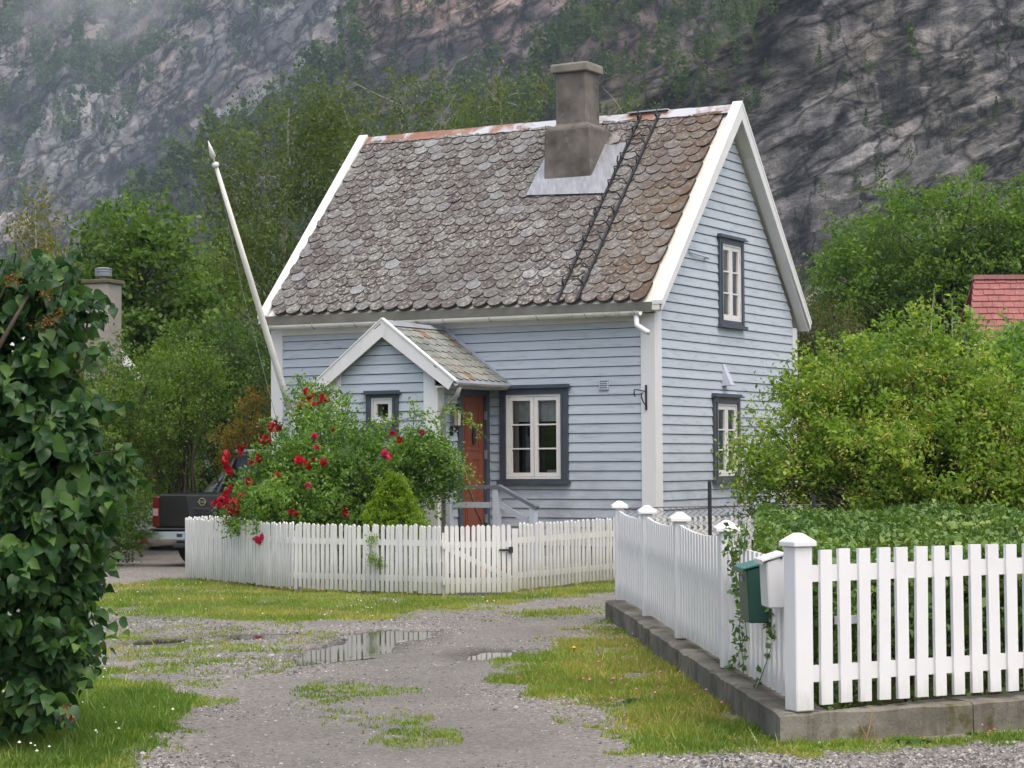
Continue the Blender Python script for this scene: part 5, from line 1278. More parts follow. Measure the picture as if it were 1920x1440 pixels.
# ------------------------------------------------------------------ neighbours
# red house with white barge boards and a tall pale chimney, left
nh = empty('red_house', (-9.2, 38.6, 0), R(-38)); tag(nh, 'red neighbouring house with white barge boards half hidden behind the lilac', 'house')
m = MB(); m.prism([(1.2, -2.4, 0), (1.2, 2.4, 0), (1.2, 2.4, 2.35), (1.2, 0, 4.45), (1.2, -2.4, 2.35)], (-6, 0, 0)); m.done('wall', M_RED, nh)
for sg in (1, -1):
    m = MB(); m.prism([(1.45, 0, 4.62), (1.45, sg * 2.75, 2.15), (1.45, sg * 2.75, 2.05), (1.45, 0, 4.52)], (-6.6, 0, 0)); rf = m.done('roof', plain('grey_sheet_roof', (0.30, 0.29, 0.28), 0.7, var=0.25, scale=4, bmp=.3), nh)
    m = MB(); m.prism([(1.47, 0, 4.68), (1.47, sg * 2.85, 2.11), (1.47, sg * 2.70, 1.98), (1.47, 0, 4.42)], (.04, 0, 0)); m.done('barge_board', M_WHITE, rf)
    tl = MB(); sl_ = math.atan2(2.47, 2.75)
    for r in range(9):
        for c in range(16):
            y0 = .06 + r * .30; x0 = 1.42 - c * .41 - (r % 2) * .2
            pts = [(x0, sg * y0, 4.63 - y0 * .898 + .012), (x0 - .39, sg * y0, 4.63 - y0 * .898 + .012), (x0 - .39, sg * (y0 + .33), 4.63 - (y0 + .33) * .898 + .035), (x0, sg * (y0 + .33), 4.63 - (y0 + .33) * .898 + .035)]
            tl.prism(pts, (0, 0, .018))
    tl.done('tiles', plain('pale_slate', (0.36, 0.34, 0.33), 0.6, var=0.3, scale=5), rf, kind='stuff')
m = MB(); m.box(1.21, 1.25, -.35, .35, 1.2, 2.3); wn_ = m.done('window', M_WHITE, nh); MB().box(1.24, 1.26, -.27, .27, 1.28, 2.22).done('pane', M_GLASS, wn_)
lc = at(194, 600, 37.0); cw = empty('tall_chimney', (lc[0], lc[1], 0), R(-20)); tag(cw, 'tall pale rendered chimney with a metal cowl behind the red house', 'chimney')
m = MB(); m.box(-.255, .235, -.24, .24, 0, 4.80); m.done('stack', M_PLASTER2, cw, bev=.01)
m = MB(); m.box(-.30, .28, -.28, .28, 4.80, 4.87); m.done('cap', plain('mossy_cap', (0.10, 0.09, 0.05), 0.95, var=0.4, scale=8, bmp=.6), cw, bev=.01)
m = MB(); m.lathe([(.06, 4.87), (.06, 4.94), (.15, 4.94), (.16, 4.99), (.145, 5.0), (.16, 5.03), (.145, 5.04), (.16, 5.08), (.10, 5.10)], 16); m.done('cowl', M_ZINC, cw)
# red-tiled roof, right
rh = empty('red_roofed_house', (12.5, 46, 0), 0); tag(rh, 'house with a faded red tiled roof behind the shrubs at the right edge', 'house')
r0_, r1_ = at(1825, 521, 46.5), at(2150, 515, 46.5); e0 = at(1790, 640, 44.2)
zr_, zl_ = r0_[2], 2.5; yb_ = 46.5; ye_ = 44.0
o_ = np.array([12.5, 46, 0])
m = MB(); m.box(-1.9, 5, -1.6, 2.6, 0, 2.6); m.done('wall', M_RED, rh)
xl0 = r0_[0] - 12.5; xr0 = 5.2; xl1 = xl0 - .75
rm = plain('faded_red_tile', (0.215, 0.056, 0.050), 0.6, var=0.22, scale=3, bmp=.25, dirt=(0.37, 0.20, 0.17), dirtamt=0.75)
m = MB(); yr_ = yb_ - 46; dy = 1.9
m.prism([(xl0, yr_, zr_ - .03), (xr0, yr_, zr_ - .03), (xr0, yr_ - dy, zl_ - .03), (xl1, yr_ - dy, zl_ - .03)], (0, 0, -.08)); m.prism([(xl0, yr_, zr_ - .03), (xr0, yr_, zr_ - .03), (xr0, yr_ + dy, zl_ - .03), (xl1, yr_ + dy, zl_ - .03)], (0, 0, -.08))
rfo = m.done('roof', rm, rh)
nr = 22
tm = None
for r in range(nr):
    t0 = r / nr; t1 = (r + 1.12) / nr
    for c in range(13):
        xl = xl0 + (xl1 - xl0) * t0; x0 = xl + c * .24 + (r % 2) * .12 * (c > 0); x1 = x0 + (.232 if (r % 2 == 0 or c > 0) else .352)
        if x0 > 1.6: continue
        if tm is None or True:
            q = MB(); j = rng.normal(0, .006)
            P = [(x0, yr_ - dy * t0, zr_ - (zr_ - zl_) * t0 + .0), (x1, yr_ - dy * t0, zr_ - (zr_ - zl_) * t0), (x1, yr_ - dy * t1 - .012, zr_ - (zr_ - zl_) * t1 + .02 + j), (x0, yr_ - dy * t1 - .012, zr_ - (zr_ - zl_) * t1 + .02 + j)]
            q.prism(P, (0, -.012, .014)); q.done('tile', rm, rfo)
m = MB(); m.box(xl0 - .02, xr0, yr_ - .10, yr_ + .10, zr_ - .04, zr_ + .06); m.done('ridge_cap', plain('ridge_pale_red', (0.27, 0.12, 0.12), 0.6, var=0.2), rfo)

# ------------------------------------------------------------------ vegetation
LEAF = {
 'birch': leafmat('birch_leaves', (0.052, 0.090, 0.026), (0.104, 0.150, 0.042), (0.17, 0.205, 0.058)),
 'yellowbirch': leafmat('yellowing_birch_leaves', (0.07, 0.095, 0.025), (0.15, 0.17, 0.04), (0.40, 0.27, 0.03)),
 'maple': leafmat('maple_leaves', (0.046, 0.106, 0.024), (0.105, 0.189, 0.042), (0.198, 0.275, 0.066)),
 'broad': leafmat('broad_tree_leaves', (0.050, 0.110, 0.022), (0.114, 0.210, 0.038), (0.204, 0.300, 0.066)),
 'dark': leafmat('dark_leaves', (0.029, 0.066, 0.019), (0.066, 0.126, 0.034), (0.120, 0.186, 0.048)),
 'mid': leafmat('mid_green_leaves', (0.050, 0.112, 0.020), (0.112, 0.196, 0.038), (0.213, 0.291, 0.056)),
 'olive': leafmat('olive_leaves', (0.055, 0.064, 0.026), (0.10, 0.11, 0.042), (0.145, 0.15, 0.055)),
 'spirea': leafmat('yellow_green_leaves', (0.084, 0.174, 0.022), (0.186, 0.300, 0.043), (0.372, 0.432, 0.090), trans=.45),
 'apple': leafmat('light_green_leaves', (0.07, 0.16, 0.03), (0.135, 0.255, 0.05), (0.26, 0.36, 0.11)),
 'hedge': leafmat('hedge_leaves', (0.050, 0.115, 0.028), (0.105, 0.190, 0.045), (0.190, 0.270, 0.065), trans=.22),
 'rose': leafmat('rose_leaves', (0.054, 0.126, 0.029), (0.126, 0.240, 0.050), (0.264, 0.396, 0.084)),
 'cone': leafmat('cypress_sprays', (0.095, 0.19, 0.016), (0.20, 0.32, 0.034), (0.30, 0.41, 0.06), trans=.5),
 'orange': leafmat('rust_tinted_leaves', (0.10, 0.105, 0.022), (0.20, 0.15, 0.03), (0.27, 0.13, 0.03)),
 'lilac': leafmat('lilac_leaves', (0.018, 0.056, 0.018), (0.038, 0.098, 0.028), (0.085, 0.165, 0.034), rough=0.42, trans=0.35, spec=0.3),
 'lilac_o': leafmat('lilac_leaf_faces', (0.018, 0.056, 0.018), (0.040, 0.102, 0.030), (0.09, 0.172, 0.036), rough=0.42, trans=0.35, objr=True, spec=0.3),
}
TG = 'trees behind the houses'
plant('birch_tree', 'tall thin birch rising behind the left end of the slate roof', 'tree', [lobe(560, 270, 43, 95, 100), lobe(640, 290, 43, 75, 110), lobe(520, 420, 43, 115, 120), lobe(465, 560, 43, 100, 120), lobe(440, 300, 43, 55, 90), lobe(600, 200, 43, 50, 50)],
      520, 18000, .090, LEAF['birch'], M_BIRCH, (at(545, 860, 43), .13), TG, 101, (.17, .17, .34), .95, limbs=.06)
plant('birch_tree', 'birch crown showing over the middle of the ridge', 'tree', [lobe(700, 215, 46, 70, 80), lobe(770, 190, 46, 60, 70), lobe(840, 215, 46, 50, 60), lobe(760, 330, 46, 130, 90)],
      260, 5200, .085, LEAF['birch'], M_BIRCH, (at(770, 860, 46), .15), TG, 102, (.16, .16, .30), .95, limbs=.12)
plant('birch_tree', 'birch crown showing left of the house chimney', 'tree', [lobe(905, 190, 48, 55, 55), lobe(970, 170, 48, 50, 50), lobe(940, 280, 48, 110, 80)],
      170, 3200, .085, LEAF['birch'], M_BIRCH, (at(940, 860, 48), .15), TG, 103, (.16, .16, .30), .95, limbs=.12)
plant('birch_tree', 'slight birch top showing between chimney and roof ladder', 'tree', [lobe(1150, 195, 47, 32, 48), lobe(1195, 205, 47, 22, 35), lobe(1170, 300, 47, 60, 70)],
      80, 1300, .085, LEAF['birch'], M_BIRCH, (at(1170, 860, 47), .12), TG, 104, (.14, .14, .25), .5, limbs=.15)
plant('maple_tree', 'leafy green maple behind the tall pale chimney', 'tree', [lobe(235, 460, 41, 75, 55), lobe(190, 520, 41, 60, 60), lobe(290, 520, 41, 95, 95), lobe(330, 620, 41, 95, 90), lobe(240, 620, 41, 110, 90)],
      260, 12000, .125, LEAF['maple'], M_BARK, (at(260, 860, 41), .17), TG, 105, (.26, .26, .12), .1, .75, limbs=.35)
plant('birch_tree', 'yellowing birch at the far left edge', 'tree', [lobe(65, 440, 52, 42, 60), lobe(95, 510, 52, 40, 60), lobe(40, 560, 52, 70, 80)],
      120, 5200, .10, LEAF['yellowbirch'], M_BIRCH, (at(65, 860, 52), .15), TG, 106, (.18, .18, .35), .6, limbs=.4)
plant('broad_tree', 'broad dense green tree behind the red-tiled roof', 'tree', [lobe(1750, 450, 54, 150, 95), lobe(1860, 430, 54, 110, 85), lobe(1660, 520, 54, 110, 110), lobe(1590, 530, 54, 55, 50), lobe(1740, 580, 54, 170, 110), lobe(1900, 560, 54, 120, 120), lobe(1990, 500, 54, 110, 120), lobe(1640, 640, 54, 100, 90)],
      560, 40000, .135, LEAF['broad'], M_BARK, (at(1760, 860, 54), .28), TG, 107, (.32, .32, .16), .1, limbs=.3)
plant('olive_shrub', 'olive-brown bushy shrub behind the house back corner', 'shrub', [lobe(1545, 640, 46, 60, 80), lobe(1520, 740, 46, 60, 110), lobe(1600, 760, 46, 70, 90), lobe(1490, 640, 46, 30, 80)],
      200, 11000, .075, LEAF['olive'], M_BARK, (None, .06), None, 108, (.14, .14, .26), .2, limbs=.4, stems=6, stempart='stems')
plant('berry_tree', 'dark green tree with scattered red berries left of the house', 'tree', [lobe(420, 680, 38, 95, 70), lobe(360, 760, 38, 90, 90), lobe(450, 780, 38, 70, 80), lobe(400, 870, 38, 120, 60), lobe(480, 700, 38, 40, 70)],
      300, 15000, .075, LEAF['dark'], M_BARK, (at(420, 880, 38), .10), TG, 109, (.2, .2, .15), .1, limbs=.4)
ob, OT, obb = plant('rusty_shrub', 'rust-tinted shrub against the left corner of the house', 'shrub', [lobe(495, 755, 33.5, 22, 40), lobe(478, 800, 33.5, 36, 50), lobe(450, 840, 33.5, 40, 40)],
      60, 2600, .055, LEAF['orange'], M_BARK, (None, .02), None, 110, (.1, .1, .1), stems=4, limbs=.5, stempart='stems')
plant('green_hedge_bush', 'large rounded green bush left of the pickup', 'bush', [lobe(245, 740, 34, 80, 80), lobe(205, 850, 33.5, 65, 110), lobe(285, 800, 35, 50, 90), lobe(310, 880, 36, 55, 60), lobe(260, 900, 35, 50, 70), lobe(200, 960, 33, 60, 80), lobe(150, 800, 33, 90, 140)],
      420, 26000, .065, LEAF['mid'], M_BARK, (None, .03), None, 111, (.13, .13, .11), stems=3, limbs=.08, stempart='stems', front=.5)
plant('dark_bush', 'dark low bush by the gravel left of the pickup', 'bush', [lobe(232, 965, 31.5, 38, 80), lobe(190, 1000, 31, 60, 55), lobe(110, 960, 31, 90, 100)],
      180, 12000, .055, LEAF['dark'], M_BARK, (None, .03), None, 112, (.12, .12, .1), stems=6, limbs=.3, stempart='stems', front=.4)
plant('tall_shrub', 'mid-green shrub between the maple and the house', 'shrub', [lobe(330, 690, 35.5, 60, 45), lobe(370, 740, 35.5, 60, 70), lobe(310, 770, 35.5, 60, 80)],
      160, 8000, .065, LEAF['mid'], M_BARK, (None, .03), None, 113, (.14, .14, .12), stems=3, limbs=.12, stempart='stems')
for i, (px, py, rx, ry, Y_) in enumerate(((60, 760, 130, 110, 58), (330, 770, 120, 110, 60), (520, 780, 90, 120, 57), (1560, 800, 90, 110, 60), (1750, 760, 160, 120, 62), (1950, 780, 140, 120, 60), (430, 560, 70, 120, 62))):
    plant('background_tree', ['low tree at the far left beyond the red house', 'tree beyond the parked cars', 'tree beyond the left corner of the house', 'tree low behind the olive shrub', 'dark tree low behind the red-tiled roof', 'tree beyond the right edge behind the red-tiled roof', 'slim tree between maple and birch'][i], 'tree',
          [lobe(px, py, Y_, rx, ry), lobe(px + 30, py - 40, Y_, rx * .6, ry * .7), lobe(px - 35, py + 30, Y_, rx * .7, ry * .7)], 170, 8000, .12, LEAF['dark' if i % 2 else 'mid'], M_BARK, (at(px, 860, Y_), .15), 'trees in the background', 120 + i, (.3, .3, .2), limbs=.3)

# right-hand shrubs
sp, ST, sb_ = plant('flowering_shrub', 'big yellow-green shrub with fading flower heads against the gable wall', 'shrub', [lobe(1570, 745, 24.5, 110, 95), lobe(1690, 740, 24.5, 110, 110), lobe(1800, 780, 24, 120, 110), lobe(1520, 850, 24, 90, 110), lobe(1640, 870, 23.5, 130, 110), lobe(1780, 890, 23.5, 150, 100), lobe(1910, 870, 23.5, 110, 120), lobe(1440, 905, 23.5, 50, 60), lobe(1400, 870, 23.5, 22, 26)],
      620, 46000, .066, LEAF['spirea'], M_BARK, (None, .022), None, 130, (.13, .13, .11), stems=16, limbs=.4, stempart='stems', front=.6)
g = np.random.default_rng(77); fs = ST[(ST[:, 1] < np.median(ST[:, 1]) + .3)]; ii = np.repeat(np.tile(g.permutation(len(fs)), 3)[:560], 14) if len(fs) else []; jit_ = np.repeat(g.normal(size=(560, 3)) * .12, 14, 0)[:len(ii)]
V, q, rn = leafgeo(fs[ii] + jit_ + g.normal(size=(len(ii), 3)) * .035 + np.array([0, -.12, .06]), .026, .8, seed=3)
mk('faded_flowers', V - sb_, q, leafmat('faded_flower_heads', (0.24, 0.21, 0.05), (0.38, 0.32, 0.10), (0.46, 0.40, 0.16), trans=.25), sp, rnd=rn)
ap, AT, ab = plant('apple_tree', 'light green young apple tree with upright shoots before the red-tiled roof', 'tree', [lobe(1730, 690, 28, 95, 60), lobe(1850, 690, 28, 90, 60), lobe(1640, 690, 28, 60, 50), lobe(1800, 760, 28, 150, 60), lobe(1930, 700, 28, 60, 60), lobe(1880, 790, 24.5, 90, 110, 1.0), lobe(1900, 700, 25, 60, 70, .8)],
      420, 17000, .10, LEAF['apple'], M_BARK, (at(1780, 860, 28), .07), None, 131, (.12, .12, .12), limbs=.5, upb=.8)
sh = MB(); CL = []
for px, py0, py1 in ((1660, 600, 700), (1725, 560, 690), (1770, 585, 700), (1800, 600, 700), (1850, 610, 720), (1930, 590, 720), (1875, 655, 760), (1910, 660, 760), (1752, 540, 680), (1785, 560, 690), (1700, 570, 690), (1712, 585, 690), (1680, 605, 700), (1640, 625, 700), (1835, 590, 700), (1890, 580, 700), (1865, 620, 700), (1740, 600, 680), (1820, 575, 690), (1905, 610, 700)):
    a = at(px + g.normal() * 12, py1, 28 + g.normal() * .3); b = at(px, py0, 28); sh.tube([a - ab, (a + b) / 2 - ab + g.normal(size=3) * .03, b - ab], [.010, .008, .004], 4)
    for t in np.linspace(.1, 1, 13): CL.append(a * (1 - t) + b * t + np.array([*(g.normal(size=2) * .07), g.normal() * .02]))
sh.done('shoots', plain('pale_shoot', (0.25, 0.24, 0.17), 0.8), ap, kind='stuff')
V, q, rn = leafgeo(np.repeat(np.array(CL), 2, 0) + g.normal(size=(len(CL) * 2, 3)) * .02, .11, .5, seed=9, upb=.9); mk('shoot_leaves', V - ab, q, LEAF['apple'], ap, rnd=np.clip(rn + .2, 0, 1))

# hedge filling the lane garden
def build_hedge():
    g = np.random.default_rng(140); n = 86000
    pg = np.array([(1.74, 12.22), (6.3, 14.62), (7.5, 20.5), (2.42, 20.2), (1.64, 13.9)])
    Q = g.uniform((1.4, 11.9), (7.6, 20.6), (n * 2, 2)); Q = Q[inside(Q, pg)]; n = min(n, len(Q)); Q = Q[:n]
    P3 = np.column_stack([Q, np.zeros(n)]); zt = 1.05 + .12 * fbm(P3 * 1.3, 33, 3) + .10 * fbm(P3 * 4.0, 34, 3)
    u_ = g.random(n); z = zt - np.where(u_ < .72, np.abs(g.normal(0, .07, n)), g.random(n) * .95)
    # more leaves on the front face by the fence
    sgn = np.where(u_ < .02, 1, 1); z = np.maximum(z, .03)
    m_ = 1100; tt = g.random(m_) * 5.2; fx = PP[4][0] + .25 + FD[0] * tt - FN[0] * (.22 + np.abs(g.normal(0, .12, m_))); fy = PP[4][1] + .12 + FD[1] * tt - FN[1] * (.22 + np.abs(g.normal(0, .12, m_)))
    C = np.concatenate([np.column_stack([Q, z]), np.column_stack([fx, fy, g.random(m_) * 1.0])])
    ls = 2200; tt = .77 + g.random(ls) * .16; a = PP[0] * (1 - tt[:, None]) + PP[4] * tt[:, None]; C = np.concatenate([C, np.column_stack([a - nx_ * (.3 + np.abs(g.normal(0, .15, (ls, 1)))), g.random(ls) * .98])])
    base = np.array([3.5, 14, 0]); e = empty('hedge', base.tolist()); tag(e, 'broad low clipped hedge behind the white fences', 'hedge')
    ni = 20000; Qi = Q[g.integers(0, n, ni)]; C = np.concatenate([C, np.column_stack([Qi, g.uniform(.45, .90, ni)])]); siz = np.full(len(C), .050) * g.choice([.75, 1, 1.35], len(C)); siz[-ni:] = .10  # inner layer of oversized leaves, added to block light inside the hedge
    V, q, rn = leafgeo(C, siz, .62, seed=141, upb=.6); nn = fbm(C * 1.7, 35, 3); rn = np.clip(.6 * rn + .25 + .5 * nn, 0, 1)
    mk('foliage', V - base, q, LEAF['hedge'], e, rnd=rn)
    mb = MB()
    for i in range(260):
        p = Q[g.integers(n)]; h = .7 + g.random() * .3; limb(mb, (p[0] + g.normal() * .1 - base[0], p[1] + g.normal() * .1 - base[1], 0), (p[0] - base[0], p[1] - base[1], h), .009, .004, g, .0, 4, 3)
    mb.done('stems', M_BARK, e, kind='stuff')
build_hedge()

# cypress
plant('dwarf_cypress', 'bright green cone-shaped dwarf cypress behind the fence', 'shrub', [lobe(738, 945, 24.9, 32, 40), lobe(735, 918, 24.9, 19, 24), lobe(722, 985, 24.9, 36, 40), lobe(765, 988, 24.9, 30, 36), lobe(740, 1040, 24.9, 52, 60)],
      1100, 42000, .030, LEAF['cone'], M_BARK, (None, .03), None, 150, (.025, .025, .03), limbs=.05, stems=3, stempart='stems', shell=.75, upb=1.2)

# rose bush
rb_, RT, rbb = plant('rose_bush', 'sprawling rose bush with red blooms in front of the porch', 'rose bush',
      [lobe(545, 895, 26.6, 70, 75), lobe(610, 860, 26.9, 100, 85), lobe(720, 880, 27.0, 95, 70), lobe(795, 875, 26.8, 52, 68), lobe(600, 790, 27.6, 50, 38), lobe(482, 940, 26.8, 36, 45), lobe(620, 945, 26.6, 90, 65), lobe(560, 950, 26.4, 120, 60), lobe(820, 900, 26.8, 30, 60), lobe(580, 750, 27.8, 25, 22), lobe(452, 955, 27.0, 16, 20)],
      640, 30000, .062, LEAF['rose'], plain('rose_cane', (0.07, 0.075, 0.035), 0.7), (None, .014), None, 160, (.10, .10, .085), stems=22, limbs=.45, stempart='stems', part='foliage', front=.5)
# long shoots with leaves
sh = MB(); CL = []
g = np.random.default_rng(161)
for pts in ([(810, 790), (850, 760), (880, 790), (905, 815)], [(820, 850), (860, 860), (880, 885), (895, 905)], [(640, 800), (655, 760), (650, 735)], [(775, 800), (777, 770), (775, 755)], [(560, 760), (575, 735), (590, 722)], [(700, 800), (740, 790), (830, 770)], [(790, 840), (815, 830), (850, 845)], [(470, 940), (450, 975), (415, 985)], [(420, 960), (440, 985), (475, 1000)]):
    P = [at(x, y, 26.2 if x > 600 or y > 930 else 27.2) for x, y in pts]; sh.tube([p - rbb for p in P], .005, 4)
    for i in range(len(P) - 1):
        for t in np.linspace(0, 1, 9): CL.append(P[i] * (1 - t) + P[i + 1] * t)
sh.done('shoots', plain('green_shoot', (0.09, 0.13, 0.04), 0.6), rb_, kind='stuff')
CL = np.repeat(np.array(CL), 5, 0); V, q, rn = leafgeo(CL + g.normal(size=CL.shape) * .045, .05, .5, seed=163); mk('shoot_leaves', V - rbb, q, LEAF['rose'], rb_, rnd=np.clip(rn + .3, 0, 1))
def bloom_mesh(seed, mat):
    g = np.random.default_rng(seed); V = []; Fc = []
    for ring, (n, r, up, tilt) in enumerate(((5, .30, .42, .25), (6, .62, .26, .75), (7, .95, .02, 1.15))):
        for k in range(n):
            a = 2 * math.pi * (k + .5 * ring + g.normal(0, .1)) / n; c = np.array([math.cos(a), math.sin(a), 0]); s_ = np.array([-math.sin(a), math.cos(a), 0])
            out = c * math.sin(tilt) + np.array([0, 0, 1]) * math.cos(tilt); b = c * r * .35 + np.array([0, 0, up - .2]); h = .62 + g.normal(0, .06); w = .36 + .1 * ring
            i = len(V); V += [b - s_ * w * .5, b + s_ * w * .5, b + out * h * .6 + s_ * w + c * .06, b + out * h * .6 - s_ * w + c * .06, b + out * h + c * .18]
            Fc += [(i, i + 1, i + 2, i + 3), (i + 3, i + 2, i + 4)]
    me = bpy.data.meshes.new('rose'); me.from_pydata([tuple(v) for v in V], [], Fc); me.update(); me.materials.append(mat); return me
RED = leafmat('red_rose_petals', (0.24, 0.003, 0.012), (0.38, 0.006, 0.022), (0.50, 0.018, 0.045), objr=True, trans=.25, rough=.5)
PINK = leafmat('crimson_rose_petals', (0.42, 0.012, 0.07), (0.55, 0.03, 0.12), (0.68, 0.16, 0.25), objr=True, trans=.25, rough=.5)
BR = [bloom_mesh(i, RED) for i in range(3)]; BP = [bloom_mesh(9 + i, PINK) for i in range(2)]
def roses(px, py, n, sx_, sy_, Y_, ms, size=.05):
    for i in range(n):
        p = at(px + g.normal() * sx_, py + g.normal() * sy_, Y_ + g.normal() * .04)
        o = link(bpy.data.objects.new('rose', ms[int(g.integers(len(ms)))]), rb_); o.location = p - rbb
        o.rotation_euler = (R(70) + g.normal() * .45, g.normal() * .45, g.random() * 6.28); s_ = size * g.uniform(.8, 1.2); o.scale = (s_, s_, s_)
for a in ((595, 748, 9, 17, 5, 27.2, BR), (562, 764, 3, 4, 4, 27.1, BR), (516, 803, 5, 7, 6, 26.6, BR), (495, 823, 4, 4, 6, 26.4, BR), (504, 835, 2, 3, 4, 26.4, BR), (450, 838, 3, 4, 5, 26.4, BR), (427, 870, 7, 6, 8, 26.4, BR), (430, 884, 2, 3, 3, 26.4, BR), (466, 868, 2, 5, 2, 26.3, BR), (465, 902, 2, 4, 3, 26.0, BR), (432, 918, 2, 3, 3, 26.2, BR),
          (414, 940, 5, 5, 7, 26.2, BR), (440, 938, 7, 11, 6, 26.1, BR), (456, 930, 3, 5, 5, 26.1, BR), (435, 958, 5, 8, 5, 26.1, BR), (399, 943, 1, 1, 1, 26.3, BP), (560, 860, 3, 5, 4, 25.8, BR), (567, 868, 2, 4, 2, 25.8, BR), (588, 858, 1, 2, 2, 25.8, BR), (609, 868, 3, 4, 3, 25.8, BR), (578, 879, 2, 4, 1, 25.8, BR), (580, 911, 2, 3, 2, 25.7, BP), (588, 820, 2, 4, 3, 26.2, BP), (592, 836, 2, 2, 2, 26.1, BP), (725, 853, 5, 6, 3, 25.9, BP),
          (750, 825, 1, 2, 1, 26, BR), (736, 814, 1, 1, 1, 26.1, BR), (555, 963, 3, 5, 2, 25.5, BR), (645, 950, 1, 1, 1, 25.6, BR), (648, 964, 1, 1, 1, 25.6, BR), (520, 895, 2, 6, 5, 26, BR), (490, 855, 2, 4, 4, 26.2, BR), (627, 802, 1, 2, 1, 26.6, BR), (792, 810, 1, 1, 1, 26.4, BP)):
    roses(*a)
roses(489, 1012, 8, 4.5, 5.5, 25.72, BP, .052)
# sprigs of the cypress poking through the fence
for i, (px, py) in enumerate(((698, 1012), (697, 1048), (712, 1055))):
    c = at(px, py, 24.30); e = empty('green_sprig', c.tolist()); tag(e, ['upper conifer sprig poking through the middle fence', 'left one of two lower conifer sprigs poking through the fence', 'right one of two lower conifer sprigs poking through the fence'][i], 'plant', 'sprigs through the fence')
    V, q, rn = leafgeo(g.normal(size=(160, 3)) * (.035, .03, .035 if i else .04), .026, .6, seed=170 + i); mk('foliage', V, q, LEAF['cone'], e, rnd=rn)

# creeper on the near lane post
cr = empty('climbing_vine', (1.42, 13.5, 0)); tag(cr, 'thin green vine climbing the lane fence beside the mailboxes', 'vine'); mb = MB(); CL = []
for pts in ([(1368, 1258), (1400, 1190), (1392, 1120), (1375, 1060), (1385, 1000)], [(1395, 1250), (1385, 1180), (1398, 1100), (1375, 1030), (1368, 990)], [(1420, 1290), (1455, 1190), (1445, 1165), (1440, 1140)], [(1378, 1050), (1395, 1020), (1400, 985)]):
    P = []
    for x, y in pts:
        Yv = 2.735 / ((x - 960) / F + .0961) - .02
        P.append(at(x, y, Yv))
    mb.tube([p - (1.42, 13.5, 0) for p in P], .003, 4)
    for i in range(len(P) - 1):
        for t in np.linspace(0, 1, 9): CL.append(P[i] * (1 - t) + P[i + 1] * t)
mb.done('stems', plain('vine_stem', (0.12, 0.12, 0.05), .7), cr); CL = np.repeat(np.array(CL), 2, 0); V, q, rn = leafgeo(CL + g.normal(size=CL.shape) * np.array([.02, .05, .025]) - np.array([.015, 0, 0]), .05, .7, seed=181); mk('leaves', V - np.array([1.42, 13.5, 0]), q, LEAF['hedge'], cr, rnd=np.clip(rn * .7 + .2, 0, 1))

